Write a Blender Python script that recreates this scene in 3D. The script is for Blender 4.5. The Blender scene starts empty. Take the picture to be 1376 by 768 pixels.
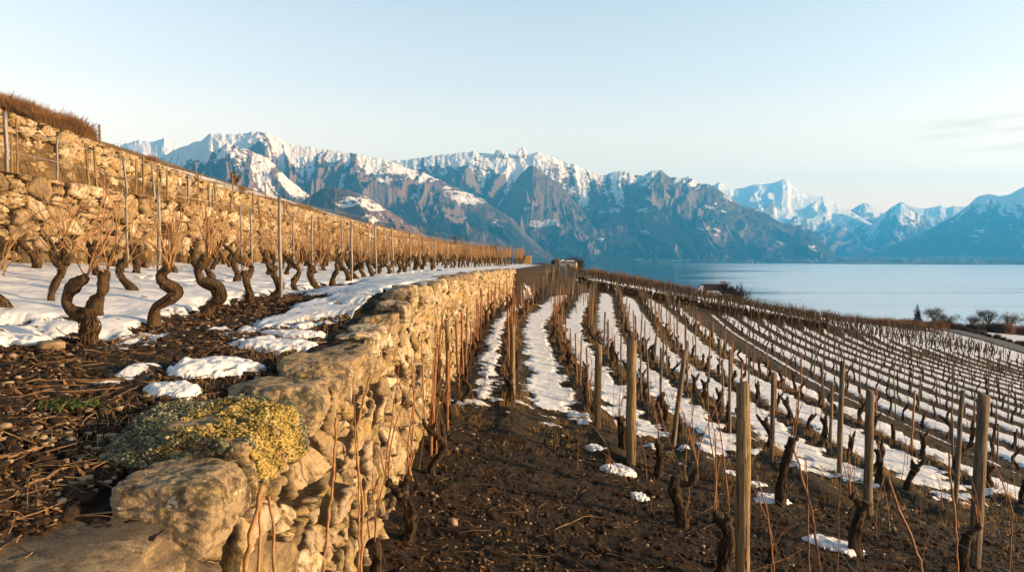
import bpy, math, random
import numpy as np

# ------------------------------------------------------------------ camera, world, sun, exposure
S = bpy.context.scene
COL = S.collection
R = math.radians
CAMZ = 2.4
F_PX, CX, HY = 1080.0, 688.0, 338.0          # focal length / principal column / horizon row of the photograph (px of 1376x768)
cam_d = bpy.data.cameras.new('camera')
cam_d.sensor_width = 36.0
cam_d.lens = F_PX / 1376.0 * 36.0
cam_d.clip_start = 0.05
cam_d.clip_end = 90000.0
cam = bpy.data.objects.new('camera', cam_d)
COL.objects.link(cam)
cam.location = (0, 0, CAMZ)
cam.rotation_euler = (R(90) - math.atan((384 - HY) / F_PX), 0, 0)
S.camera = cam

SUN_EL, SUN_AZ = 9.0, 98.0                   # azimuth clockwise from the viewing direction (+Y)
SKY_BELT = ((0.0, (1.80, 0.98, 0.57)), (0.10, (1.52, 0.93, 0.60)), (0.20, (1.00, 0.78, 0.645)), (0.36, (0.69, 0.68, 0.66)), (0.58, (0.40, 0.41, 0.42)))
world = bpy.data.worlds.new('World')
S.world = world
world.use_nodes = True
wn = world.node_tree.nodes
wl = world.node_tree.links
wn.clear()
w_out = wn.new('ShaderNodeOutputWorld')
w_bg = wn.new('ShaderNodeBackground')
w_sky = wn.new('ShaderNodeTexSky')
w_sky.sky_type = 'NISHITA'
w_sky.sun_disc = False
w_sky.sun_elevation = R(SUN_EL)
w_sky.sun_rotation = R(SUN_AZ)
w_sky.altitude = 400
w_sky.air_density = 1.0
w_sky.dust_density = 1.5
w_sky.ozone_density = 1.6
w_hsv = wn.new('ShaderNodeHueSaturation')
w_hsv.inputs['Saturation'].default_value = 0.52
w_hsv.inputs['Value'].default_value = 1.0
wl.new(w_sky.outputs[0], w_hsv.inputs['Color'])
# warm bright belt of evening sky low over the horizon
w_tc = wn.new('ShaderNodeTexCoord'); w_sep = wn.new('ShaderNodeSeparateXYZ'); wl.new(w_tc.outputs['Generated'], w_sep.inputs[0])
w_rmp = wn.new('ShaderNodeValToRGB')
while len(w_rmp.color_ramp.elements) < len(SKY_BELT): w_rmp.color_ramp.elements.new(0.5)
for el_, (p_, c_) in zip(w_rmp.color_ramp.elements, SKY_BELT):
    el_.position = p_; el_.color = (*c_, 1)
wl.new(w_sep.outputs['Z'], w_rmp.inputs[0])
w_mul = wn.new('ShaderNodeMix'); w_mul.data_type = 'RGBA'; w_mul.blend_type = 'MULTIPLY'; w_mul.inputs[0].default_value = 1.0
wl.new(w_hsv.outputs[0], w_mul.inputs[6]); wl.new(w_rmp.outputs[0], w_mul.inputs[7])
def wmath(op, a, b=None):
    o = wn.new('ShaderNodeMath'); o.operation = op
    for i_, x_ in enumerate((a, b)):
        if x_ is None: continue
        if isinstance(x_, (int, float)): o.inputs[i_].default_value = x_
        else: wl.new(x_, o.inputs[i_])
    return o.outputs[0]
def wrng(v, a, b):
    o = wn.new('ShaderNodeMapRange'); o.interpolation_type = 'SMOOTHSTEP'; wl.new(v, o.inputs[0]); o.inputs[1].default_value = a; o.inputs[2].default_value = b
    return o.outputs[0]
# thin streaky evening cloud low on the right
c_u = wmath('DIVIDE', w_sep.outputs['X'], wmath('MAXIMUM', w_sep.outputs['Y'], 0.05))
c_v = wmath('DIVIDE', w_sep.outputs['Z'], wmath('MAXIMUM', w_sep.outputs['Y'], 0.05))
c_v2 = wmath('SUBTRACT', c_v, wmath('MULTIPLY', c_u, 0.10))
c_xyz = wn.new('ShaderNodeCombineXYZ'); wl.new(wmath('MULTIPLY', c_u, 5.0), c_xyz.inputs[0]); wl.new(wmath('MULTIPLY', c_v2, 70.0), c_xyz.inputs[1])
c_n = wn.new('ShaderNodeTexNoise'); c_n.inputs['Scale'].default_value = 1.0; c_n.inputs['Detail'].default_value = 5; wl.new(c_xyz.outputs[0], c_n.inputs['Vector'])
c_f = wmath('MULTIPLY', wmath('MULTIPLY', wrng(c_u, 0.44, 0.60), wrng(c_n.outputs['Fac'], 0.40, 0.66)), wmath('MULTIPLY', wrng(c_v, 0.115, 0.135), wrng(c_v, 0.185, 0.160)))
w_cl = wn.new('ShaderNodeMix'); w_cl.data_type = 'RGBA'; wl.new(wmath('MULTIPLY', c_f, 1.0), w_cl.inputs[0]); wl.new(w_mul.outputs[2], w_cl.inputs[6])
w_clc = wn.new('ShaderNodeMix'); w_clc.data_type = 'RGBA'; w_clc.blend_type = 'MULTIPLY'; w_clc.inputs[0].default_value = 1.0; wl.new(w_mul.outputs[2], w_clc.inputs[6]); w_clc.inputs[7].default_value = (0.84, 0.77, 0.74, 1)
wl.new(w_clc.outputs[2], w_cl.inputs[7])
wl.new(w_cl.outputs[2], w_bg.inputs['Color'])
w_bg.inputs['Strength'].default_value = 0.15
wl.new(w_bg.outputs[0], w_out.inputs['Surface'])

sun_d = bpy.data.lights.new('sun', 'SUN')
sun_d.energy = 5.0
sun_d.angle = R(0.5)
sun_d.color = (1.0, 0.64, 0.29)
sun = bpy.data.objects.new('sun', sun_d)
COL.objects.link(sun)
sun.rotation_euler = (R(90 - SUN_EL), 0, R(180 - SUN_AZ))
S.view_settings.view_transform = 'Standard'
S.view_settings.look = 'None'
S.view_settings.gamma = 1.0
S.view_settings.use_curve_mapping = False
S.view_settings.exposure = 1.85
S.cycles.max_bounces = 8
S.cycles.diffuse_bounces = 3
S.cycles.glossy_bounces = 3
S.cycles.volume_bounces = 1
S.cycles.use_denoising = True

HAZE_DENSITY = 6.6e-5
HAZE_COLOR = (0.06, 0.46, 1.0)

rng = np.random.default_rng(11)
random.seed(11)

# ------------------------------------------------------------------ numpy noise
def _hash(ix, iy, iz, seed):
    with np.errstate(over='ignore'):
        h = (ix.astype(np.uint32) * np.uint32(374761393) + iy.astype(np.uint32) * np.uint32(668265263)
             + iz.astype(np.uint32) * np.uint32(2246822519) + np.uint32(seed) * np.uint32(3266489917))
        h = (h ^ (h >> np.uint32(13))) * np.uint32(1274126177)
        h = (h ^ (h >> np.uint32(16))) * np.uint32(2246822519)
        h = h ^ (h >> np.uint32(15))
    return h.astype(np.float64) / 4294967295.0

def noise2(x, y, seed=0):
    x = np.asarray(x, float); y = np.asarray(y, float)
    x, y = np.broadcast_arrays(x, y)
    fx = np.floor(x); fy = np.floor(y)
    ix = fx.astype(np.int64); iy = fy.astype(np.int64)
    tx = x - fx; ty = y - fy
    tx = tx * tx * tx * (tx * (tx * 6 - 15) + 10); ty = ty * ty * ty * (ty * (ty * 6 - 15) + 10)
    z = np.zeros_like(ix)
    a = _hash(ix, iy, z, seed); b = _hash(ix + 1, iy, z, seed)
    c = _hash(ix, iy + 1, z, seed); d = _hash(ix + 1, iy + 1, z, seed)
    return (a + (b - a) * tx) * (1 - ty) + (c + (d - c) * tx) * ty

def noise3(x, y, z, seed=0):
    fx = np.floor(x); fy = np.floor(y); fz = np.floor(z)
    ix = fx.astype(np.int64); iy = fy.astype(np.int64); iz = fz.astype(np.int64)
    sm = lambda t: t * t * (3 - 2 * t)
    tx = sm(x - fx); ty = sm(y - fy); tz = sm(z - fz)
    def lay(k):
        a = _hash(ix, iy, iz + k, seed); b = _hash(ix + 1, iy, iz + k, seed)
        c = _hash(ix, iy + 1, iz + k, seed); d = _hash(ix + 1, iy + 1, iz + k, seed)
        return (a + (b - a) * tx) * (1 - ty) + (c + (d - c) * tx) * ty
    l0 = lay(0)
    return l0 + (lay(1) - l0) * tz

def fbm2(x, y, oct=4, seed=0, gain=0.5):
    s = 0; a = 1; t = 0
    for o in range(oct):
        s = s + a * noise2(x * 2 ** o + o * 17.3, y * 2 ** o - o * 9.7, seed + o); t += a; a *= gain
    return s / t * 2 - 1

def fbm3(p, oct=3, seed=0):
    s = 0; a = 1; t = 0
    for o in range(oct):
        k = 2 ** o
        s = s + a * noise3(p[..., 0] * k + 3.1 * o, p[..., 1] * k, p[..., 2] * k, seed + o); t += a; a *= 0.5
    return s / t * 2 - 1

def ridged2(x, y, oct=5, seed=0):
    s = 0; a = 1; t = 0; w = 1
    for o in range(oct):
        n = 1 - np.abs(noise2(x * 2 ** o + 5.1 * o, y * 2 ** o + 2.7 * o, seed + o) * 2 - 1)
        n = n * n * w
        w = np.clip(n * 1.6, 0, 1)
        s = s + a * n; t += a; a *= 0.5
    return s / t

def sstep(a, b, x):
    t = np.clip((x - a) / (b - a), 0, 1)
    return t * t * (3 - 2 * t)

def voronoi(u, v, seed=0, jitter=0.85):
    """F1, F2, id of nearest cell (0..1), offset to its centre"""
    iu = np.floor(u).astype(np.int64); iv = np.floor(v).astype(np.int64)
    f1 = np.full(u.shape, 9.0); f2 = np.full(u.shape, 9.0)
    cid = np.zeros(u.shape); du = np.zeros(u.shape); dv = np.zeros(u.shape)
    zz = np.zeros_like(iu)
    for a in (-1, 0, 1):
        for b in (-1, 0, 1):
            cu, cv = iu + a, iv + b
            pu = cu + 0.5 + (_hash(cu, cv, zz, seed) - 0.5) * jitter
            pv = cv + 0.5 + (_hash(cu, cv, zz + 1, seed) - 0.5) * jitter
            d = np.hypot(u - pu, v - pv)
            near = d < f1
            f2 = np.where(near, f1, np.minimum(f2, d))
            cid = np.where(near, _hash(cu, cv, zz + 2, seed), cid)
            du = np.where(near, u - pu, du); dv = np.where(near, v - pv, dv)
            f1 = np.where(near, d, f1)
    return f1, f2, cid, du, dv

# ------------------------------------------------------------------ mesh helpers
class MB:
    """collects vertex / face arrays and links them as one mesh object"""
    def __init__(self):
        self.v = []; self.q = []; self.t = []; self.n = 0; self.c = []
    def add(self, V, Q=None, T=None, c=0.0):
        V = np.asarray(V, float).reshape(-1, 3)
        self.v.append(V)
        self.c.append(np.full(len(V), c))
        if Q is not None and len(Q): self.q.append(np.asarray(Q, np.int64) + self.n)
        if T is not None and len(T): self.t.append(np.asarray(T, np.int64) + self.n)
        self.n += len(V)
        return self
    def arrays(self):
        V = np.concatenate(self.v) if self.v else np.zeros((0, 3))
        Q = np.concatenate(self.q) if self.q else np.zeros((0, 4), np.int64)
        T = np.concatenate(self.t) if self.t else np.zeros((0, 3), np.int64)
        return V, Q, T
    def tube(self, pts, rad, n=6, bump=0.0, seed=0, cap=True, c=0.0):
        P = np.asarray(pts, float); m = len(P)
        r = np.broadcast_to(np.asarray(rad, float), (m,)).copy()
        D = np.gradient(P, axis=0)
        D /= np.linalg.norm(D, axis=1, keepdims=True) + 1e-9
        ref = np.array([0.31, 0.95, 0.05]) if abs(D[0] @ np.array([0.31, 0.95, 0.05])) < 0.9 else np.array([1.0, 0, 0])
        A = np.cross(D, ref); A /= np.linalg.norm(A, axis=1, keepdims=True) + 1e-9
        B = np.cross(D, A)
        th = np.arange(n) * 2 * math.pi / n
        rr = np.repeat(r[:, None], n, 1)
        ring = A[:, None, :] * np.cos(th)[None, :, None] + B[:, None, :] * np.sin(th)[None, :, None]
        if bump:
            q = P[:, None, :] + ring * rr[..., None]
            k = 1.0 / (np.mean(r) * 0.95)
            rr = rr * (1 + bump * (fbm3(q * k + seed * 7.7, 3, seed) + 0.35 * fbm3(q * np.array([3.2, 3.2, 0.9]) * k, 2, seed + 3)))
        V = (P[:, None, :] + ring * rr[..., None]).reshape(-1, 3)
        i = np.arange(m - 1)[:, None] * n; j = np.arange(n)[None, :]; k = (j + 1) % n
        Q = np.stack([i + j, i + k, i + n + k, i + n + j], -1).reshape(-1, 4)
        T = None
        if cap:
            V = np.concatenate([V, P[:1], P[-1:]])
            a, b = m * n, m * n + 1
            jj = np.arange(n); kk = (jj + 1) % n
            T = np.concatenate([np.stack([kk, jj, np.full(n, a)], -1), np.stack([(m - 1) * n + jj, (m - 1) * n + kk, np.full(n, b)], -1)])
        return self.add(V, Q, T, c)
    def box(self, lo, hi, c=0.0):
        x0, y0, z0 = lo; x1, y1, z1 = hi
        V = [(x0, y0, z0), (x1, y0, z0), (x1, y1, z0), (x0, y1, z0), (x0, y0, z1), (x1, y0, z1), (x1, y1, z1), (x0, y1, z1)]
        return self.add(V, [(0, 3, 2, 1), (4, 5, 6, 7), (0, 1, 5, 4), (1, 2, 6, 5), (2, 3, 7, 6), (3, 0, 4, 7)], c=c)
    def inst(self, arr, loc, rz=0.0, s=1.0, sz=None, c=0.0):
        V, Q, T = arr
        ca, sa = math.cos(rz) * s, math.sin(rz) * s
        W = np.stack([V[:, 0] * ca - V[:, 1] * sa + loc[0], V[:, 0] * sa + V[:, 1] * ca + loc[1], V[:, 2] * (s if sz is None else sz) + loc[2]], -1)
        return self.add(W, Q, T, c)
    def data(self, name, m=None, smooth=True, attrs=None):
        V, Q, T = self.arrays()
        me = mesh_from(name, V, Q, T, smooth)
        if m is not None: me.materials.append(m)
        at = me.attributes.new('shade_id', 'FLOAT', 'POINT')
        at.data.foreach_set('value', np.concatenate(self.c).astype(np.float32) if self.c else np.zeros(0, np.float32))
        return me
    def build(self, name, m=None, parent=None, smooth=True, loc=None):
        return link(name, self.data(name, m, smooth), parent, loc)

def mesh_from(name, V, Q, T=None, smooth=True):
    me = bpy.data.meshes.new(name)
    nq = len(Q); nt = 0 if T is None else len(T)
    me.vertices.add(len(V)); me.vertices.foreach_set('co', np.ascontiguousarray(V, np.float32).ravel())
    loops = np.concatenate([np.asarray(Q, np.int32).ravel(), np.asarray(T, np.int32).ravel() if nt else np.zeros(0, np.int32)])
    me.loops.add(len(loops)); me.loops.foreach_set('vertex_index', loops.astype(np.int32))
    st = np.concatenate([np.arange(nq) * 4, nq * 4 + np.arange(nt) * 3]).astype(np.int32)
    me.polygons.add(nq + nt); me.polygons.foreach_set('loop_start', st)
    me.polygons.foreach_set('use_smooth', np.full(nq + nt, smooth, bool))
    me.update(calc_edges=True)
    return me

def grid_mesh(name, P, attrs=None, m=None, smooth=True, flip=False):
    a, b = P.shape[:2]
    i = (np.arange(a - 1) * b)[:, None] + np.arange(b - 1)[None, :]
    Q = np.stack([i, i + 1, i + b + 1, i + b], -1).reshape(-1, 4)
    if flip: Q = Q[:, ::-1]
    me = mesh_from(name, P.reshape(-1, 3), Q, None, smooth)
    for k, v in (attrs or {}).items():
        at = me.attributes.new(k, 'FLOAT', 'POINT')
        at.data.foreach_set('value', np.ascontiguousarray(v, np.float32).ravel())
    if m is not None: me.materials.append(m)
    return me

def link(name, data, parent=None, loc=None, rz=0.0):
    o = bpy.data.objects.new(name, data)
    COL.objects.link(o)
    if parent is not None: o.parent = parent
    if loc is not None: o.location = loc
    if rz: o.rotation_euler = (0, 0, rz)
    return o

def tag(o, label=None, cat=None, group=None, kind=None):
    if label: o['label'] = label
    if cat: o['category'] = cat
    if group: o['group'] = group
    if kind: o['kind'] = kind
    return o

def root(name, loc, label, cat, group=None, rz=0.0):
    return tag(link(name, None, None, loc, rz), label, cat, group)

# ------------------------------------------------------------------ materials
class NT:
    def __init__(self, name):
        self.m = bpy.data.materials.new(name); self.m.use_nodes = True
        self.t = self.m.node_tree
        self.b = self.t.nodes['Principled BSDF']
        self.b.inputs['Roughness'].default_value = 0.85
        self.b.inputs['Specular IOR Level'].default_value = 0.25
    def n(self, kind, **kw):
        o = self.t.nodes.new(kind)
        for k, v in kw.items(): setattr(o, k, v)
        return o
    def l(self, a, b): self.t.links.new(a, b)
    def pos(self, sc=(1, 1, 1), obj=False):
        mp = self.n('ShaderNodeMapping'); mp.inputs['Scale'].default_value = sc
        if obj:
            self.l(self.n('ShaderNodeTexCoord').outputs['Object'], mp.inputs['Vector'])
        else:
            self.l(self.n('ShaderNodeNewGeometry').outputs['Position'], mp.inputs['Vector'])
        return mp.outputs[0]
    def noise(self, scale, detail=4, rough=0.6, vec=None, dist=0.0):
        o = self.n('ShaderNodeTexNoise'); o.inputs['Scale'].default_value = scale; o.inputs['Detail'].default_value = detail
        o.inputs['Roughness'].default_value = rough; o.inputs['Distortion'].default_value = dist
        self.l(vec if vec is not None else self.pos(), o.inputs['Vector'])
        return o.outputs['Fac']
    def attr(self, name):
        return self.n('ShaderNodeAttribute', attribute_name=name).outputs['Fac']
    def ramp(self, fac, *stops):
        o = self.n('ShaderNodeValToRGB'); e = o.color_ramp.elements
        while len(e) < len(stops): e.new(0.5)
        for el, (p, c) in zip(e, stops):
            el.position = p; el.color = (*c, 1) if len(c) == 3 else c
        self.l(fac, o.inputs[0]); return o.outputs[0]
    def rng(self, v, a, b, c=0.0, d=1.0, smooth=True):
        o = self.n('ShaderNodeMapRange'); o.interpolation_type = 'SMOOTHSTEP' if smooth else 'LINEAR'
        self.l(v, o.inputs[0])
        for i, x in zip((1, 2, 3, 4), (a, b, c, d)): o.inputs[i].default_value = x
        return o.outputs[0]
    def math(self, op, a, b=None, clamp=False):
        o = self.n('ShaderNodeMath', operation=op, use_clamp=clamp)
        for i, x in enumerate((a, b)):
            if x is None: continue
            if isinstance(x, (int, float)): o.inputs[i].default_value = x
            else: self.l(x, o.inputs[i])
        return o.outputs[0]
    def mix(self, f, a, b):
        o = self.n('ShaderNodeMix', data_type='RGBA')
        for s, x in ((0, f), (6, a), (7, b)):
            if isinstance(x, (int, float)): o.inputs[s].default_value = x
            elif isinstance(x, tuple): o.inputs[s].default_value = (*x, 1)
            else: self.l(x, o.inputs[s])
        return o.outputs[2]
    def bump(self, h, strength=0.5, dist=0.02, prev=None):
        o = self.n('ShaderNodeBump'); o.inputs['Strength'].default_value = strength; o.inputs['Distance'].default_value = dist
        self.l(h, o.inputs['Height'])
        if prev is not None: self.l(prev, o.inputs['Normal'])
        return o.outputs[0]
    def out(self, color=None, rough=None, normal=None):
        for k, x in (('Base Color', color), ('Roughness', rough)):
            if x is None: continue
            if isinstance(x, (int, float)): self.b.inputs[k].default_value = x
            elif isinstance(x, tuple): self.b.inputs[k].default_value = (*x, 1)
            else: self.l(x, self.b.inputs[k])
        if normal is not None: self.l(normal, self.b.inputs['Normal'])
        return self.m

def ground_material(name):
    t = NT(name)
    soil = t.ramp(t.noise(9, 6, 0.7), (0.34, (0.005, 0.003, 0.002)), (0.54, (0.0165, 0.0085, 0.0038)), (0.74, (0.055, 0.029, 0.0135)))
    fine = t.noise(45, 5, 0.75)
    soil = t.mix(t.rng(fine, 0.62, 0.74), soil, (0.15, 0.10, 0.055))
    grass = t.ramp(t.noise(26, 4, 0.7), (0.3, (0.009, 0.009, 0.003)), (0.55, (0.028, 0.024, 0.008)), (0.75, (0.095, 0.070, 0.027)))
    g = t.math('MULTIPLY', t.attr('grass'), t.rng(t.noise(3.0, 5, 0.65), 0.36, 0.60), True)
    col = t.mix(g, soil, grass)
    m = t.math('ADD', t.attr('snow'), t.math('MULTIPLY', t.math('SUBTRACT', t.noise(5, 8, 0.70), 0.5), 0.62))
    mask = t.rng(m, -0.004, 0.022)
    sn = t.ramp(t.noise(5, 5, 0.6), (0.3, (0.48, 0.515, 0.57)), (0.7, (0.58, 0.60, 0.635)))
    speck = t.math('MAXIMUM', t.rng(t.noise(30, 3, 0.5), 0.68, 0.72), t.rng(t.noise(8, 4, 0.6, t.pos((1, 0.55, 1))), 0.635, 0.665))
    sn = t.mix(t.math('MULTIPLY', speck, 0.8), sn, (0.10, 0.075, 0.05))
    col = t.mix(mask, col, sn)
    hs = t.math('ADD', t.noise(14, 6, 0.75), t.math('MULTIPLY', fine, 0.5))
    hsn = t.math('ADD', t.math('MULTIPLY', t.noise(4.0, 4, 0.55), 0.8), 1.0)
    h = t.n('ShaderNodeMix', data_type='FLOAT'); t.l(mask, h.inputs[0]); t.l(hs, h.inputs[2]); t.l(hsn, h.inputs[3])
    return t.out(col, t.rng(mask, 0, 1, 0.95, 0.55), t.bump(h.outputs[0], 0.85, 0.045))

def stone_material(name, gold=1.0, obj=False, dark=1.0):
    t = NT(name)
    p = t.pos(obj=obj)
    sid = t.attr('stone_id') if not obj else t.n('ShaderNodeObjectInfo').outputs['Random']
    base = t.ramp(sid, (0.0, (0.13, 0.098, 0.060)), (0.25, (0.31, 0.245, 0.155)), (0.5, (0.20, 0.150, 0.085)), (0.78, (0.46, 0.39, 0.285)), (1.0, (0.27, 0.225, 0.165)))
    mott = t.noise(11, 7, 0.72, p)
    base = t.mix(t.rng(mott, 0.44, 0.64), base, (0.085, 0.064, 0.036))
    lich = t.math('MULTIPLY', t.rng(t.noise(4.2, 6, 0.7, p), 0.50, 0.62), 0.75 * gold)
    base = t.mix(lich, base, t.ramp(t.noise(60, 3, 0.6, p), (0.35, (0.10, 0.078, 0.024)), (0.6, (0.33, 0.25, 0.075))))
    pale = t.rng(t.noise(23, 4, 0.6, p), 0.66, 0.70)
    base = t.mix(t.math('MULTIPLY', pale, 0.65), base, (0.47, 0.43, 0.35))
    pits = t.rng(t.noise(34, 3, 0.6, p), 0.35, 0.28)
    base = t.mix(t.math('MULTIPLY', pits, 0.75), base, (0.045, 0.034, 0.02))
    if not obj:
        base = t.mix(t.rng(t.math('ADD', t.attr('gap'), t.math('MULTIPLY', t.math('SUBTRACT', t.noise(16, 4, 0.6, p), 0.5), 0.5)), 0.40, 0.75), base, (0.016, 0.010, 0.005))
    if obj:
        base = t.mix(t.rng(t.noise(5.5, 7, 0.75, p), 0.50, 0.60, 0, 0.85), base, (0.050, 0.042, 0.030))
        base = t.mix(t.rng(t.noise(15, 4, 0.6, p), 0.64, 0.67, 0, 0.8), base, (0.46, 0.42, 0.34))
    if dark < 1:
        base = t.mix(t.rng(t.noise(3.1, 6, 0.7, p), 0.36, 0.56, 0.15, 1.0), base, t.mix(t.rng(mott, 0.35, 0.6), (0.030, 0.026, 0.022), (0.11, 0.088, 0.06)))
    h = t.math('ADD', mott, t.math('ADD', t.math('MULTIPLY', t.noise(50, 5, 0.7, p), 0.5), t.math('MULTIPLY', pits, -0.5)))
    return t.out(base, 0.9, t.bump(h, 0.8, 0.03))

def simple_material(name, c0, c1, scale=20, stretch=(1, 1, 1), rough=0.8, bump=0.5, dist=0.006, obj=True, c2=None, metal=0.0):
    t = NT(name)
    v = t.pos(stretch, obj)
    f = t.noise(scale, 5, 0.65, v)
    stops = [(0.32, c0), (0.62, c1)] + ([(0.78, c2)] if c2 else [])
    if metal: t.b.inputs['Metallic'].default_value = metal
    return t.out(t.ramp(f, *stops), rough, t.bump(f, bump, dist))

M_GROUND = ground_material('soil_and_snow')
M_STONE = stone_material('dry_stone', 1.0)
M_STONE_UP = stone_material('upper_dry_stone', 0.55)
M_ROCK = stone_material('coping_rock', 0.7, True)
M_ROCK_SHADED = stone_material('shaded_weathered_rock', 0.35, True, 0.6)  # weathered slab, with the shade of grazing sun darkened into its colour
M_BARK = simple_material('vine_bark', (0.016, 0.010, 0.005), (0.085, 0.056, 0.028), 30, (1.6, 1.6, 0.30), 0.95, 1.0, 0.035, c2=(0.18, 0.135, 0.058))
M_BARK_DARK = simple_material('dark_vine_bark', (0.010, 0.007, 0.005), (0.042, 0.028, 0.016), 34, (1, 1, 0.28), 0.95, 1.0, 0.02, c2=(0.12, 0.085, 0.045))
M_CANE = simple_material('golden_cane', (0.13, 0.072, 0.030), (0.30, 0.175, 0.075), 25, rough=0.6)
M_CANE_RED = simple_material('reddish_cane', (0.085, 0.040, 0.018), (0.22, 0.105, 0.045), 25, rough=0.6)
def wood_material(name, dark, mid, light):
    t = NT(name)
    v = t.pos((4, 4, 0.16), True); v2 = t.pos((9, 9, 0.10), True)
    f = t.noise(16, 5, 0.65, v)
    c = t.ramp(f, (0.30, dark), (0.58, mid), (0.78, light))
    crack = t.rng(t.noise(13, 3, 0.5, v2), 0.40, 0.34)
    c = t.mix(crack, c, (0.012, 0.009, 0.006))
    c = t.mix(t.rng(t.noise(5, 5, 0.7, t.pos((1, 1, 0.6), True)), 0.50, 0.68, 0, 0.7), c, tuple(0.45 * q for q in mid))
    c = t.mix(t.rng(t.noise(38, 3, 0.6, t.pos(obj=True)), 0.68, 0.72, 0, 0.8), c, (0.02, 0.014, 0.009))
    return t.out(c, 0.9, t.bump(t.math('SUBTRACT', f, t.math('MULTIPLY', crack, 0.8)), 1.0, 0.02))
M_WOOD = wood_material('weathered_post_wood', (0.06, 0.043, 0.024), (0.22, 0.168, 0.09), (0.36, 0.295, 0.18))
M_WOOD_GREY = wood_material('grey_stake_wood', (0.042, 0.034, 0.025), (0.15, 0.123, 0.087), (0.25, 0.215, 0.165))
M_STEEL = simple_material('galvanised_post', (0.10, 0.10, 0.098), (0.19, 0.187, 0.18), 14, (1, 1, 0.3), 0.55, 0.1, 0.002, metal=0.35)
M_WIRE = simple_material('wire', (0.22, 0.21, 0.20), (0.34, 0.33, 0.31), 5, rough=0.5, metal=0.5)
M_TWIG = simple_material('twig', (0.065, 0.040, 0.020), (0.20, 0.125, 0.062), 12, obj=False)
M_DRYGRASS = simple_material('dry_grass', (0.22, 0.135, 0.05), (0.40, 0.26, 0.10), 3, obj=False)
M_BUSH = simple_material('bare_twigs_brown', (0.070, 0.038, 0.018), (0.19, 0.108, 0.048), 1.5, obj=False)
M_DARKTREE = simple_material('bare_twigs_dark', (0.030, 0.026, 0.020), (0.065, 0.052, 0.038), 1.5, obj=False)
M_NEEDLE = simple_material('conifer_needles', (0.010, 0.018, 0.010), (0.035, 0.050, 0.026), 1.5, obj=False)
M_ROOF = simple_material('dark_roof_tiles', (0.022, 0.017, 0.015), (0.050, 0.036, 0.030), 3, obj=False)
M_HOUSE = simple_material('pale_render', (0.36, 0.34, 0.31), (0.48, 0.46, 0.42), 2, obj=False)
M_GLASSDARK = simple_material('dark_window', (0.02, 0.022, 0.025), (0.035, 0.038, 0.042), 2, rough=0.25, bump=0)
M_SNOW = simple_material('snow', (0.50, 0.535, 0.585), (0.59, 0.61, 0.64), 6, rough=0.55, bump=0.6, dist=0.03, obj=False)
M_ROAD = simple_material('asphalt', (0.05, 0.053, 0.056), (0.085, 0.088, 0.09), 2, obj=False)
def lichen_material(name, *stops):
    t = NT(name)
    f = t.math('ADD', t.attr('shade_id'), t.math('MULTIPLY', t.math('SUBTRACT', t.noise(38, 5, 0.7), 0.5), 0.9))
    return t.out(t.ramp(f, *stops), 0.95, t.bump(t.noise(160, 4, 0.7), 1.0, 0.006))
M_LICHEN = lichen_material('yellow_lichen', (0.10, (0.045, 0.040, 0.014)), (0.38, (0.17, 0.135, 0.038)), (0.62, (0.33, 0.255, 0.075)), (0.80, (0.38, 0.33, 0.15)), (0.95, (0.36, 0.19, 0.05)))
M_LICHEN_GREY = lichen_material('grey_green_lichen', (0.12, (0.030, 0.038, 0.026)), (0.45, (0.10, 0.115, 0.075)), (0.75, (0.20, 0.21, 0.135)), (0.95, (0.30, 0.27, 0.14)))
M_GREEN = simple_material('green_weed', (0.03, 0.055, 0.012), (0.08, 0.13, 0.03), 30, obj=False)
def hill_material():
    t = NT('dry_hill_grass')
    c = t.ramp(t.noise(0.9, 8, 0.72), (0.32, (0.055, 0.035, 0.016)), (0.52, (0.16, 0.105, 0.045)), (0.70, (0.28, 0.19, 0.085)))
    m = t.math('ADD', t.attr('snow'), t.math('MULTIPLY', t.math('SUBTRACT', t.noise(1.6, 6, 0.65), 0.5), 0.3))
    c = t.mix(t.rng(m, 0.0, 0.02), c, (0.62, 0.64, 0.67))
    return t.out(c, 0.95, t.bump(t.noise(3.0, 6, 0.75), 0.9, 0.25))
M_HILL = hill_material()

# ------------------------------------------------------------------ lie of the land (world metres; lower terrace foot at z = 0)
LAKE_Z = -97.0
def shift(y):
    return 0.115 * np.clip(np.log1p(np.exp((np.asarray(y, float) - 30) / 2.0)) * 2.0, 0, 34)
def xw(y):                                                   # plan line of the retaining wall
    return -1.2 + shift(y)
_ZT = ([0, 2.4, 3.0, 4.1, 5.9, 7.2, 8.4, 9.2, 10, 13.6, 27, 40, 60, 150, 260, 400],
       [1.30, 1.37, 1.51, 1.62, 1.66, 1.74, 1.83, 1.93, 1.96, 1.95, 1.72, 1.56, 1.45, 0.25, -1.6, -6.0])
def ztop(y): return np.interp(y, *_ZT)
def z1(y): return np.interp(y, [0, 6, 10, 14, 25, 40, 60, 150, 400], [1.66, 1.69, 1.77, 1.80, 1.76, 1.62, 1.47, 0.25, -6.0])
def zb(y): return np.interp(y, [0, 8, 11, 17, 40, 60, 100, 150, 400], [2.25, 2.2, 2.2, 2.13, 1.92, 1.72, 1.0, 0.3, -6.0])
def z_terrace(x, y):
    x = np.asarray(x, float); y = np.asarray(y, float)
    x = x - shift(y)
    a = ztop(y) - 0.07; b = z1(y); c = zb(y)
    t1 = np.clip((-1.5 - x) / 1.7, 0, 1); t2 = np.clip((-3.2 - x) / 3.8, 0, 1)
    return a + (b - a) * t1 * t1 * (3 - 2 * t1) + (c - b) * t2
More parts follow.
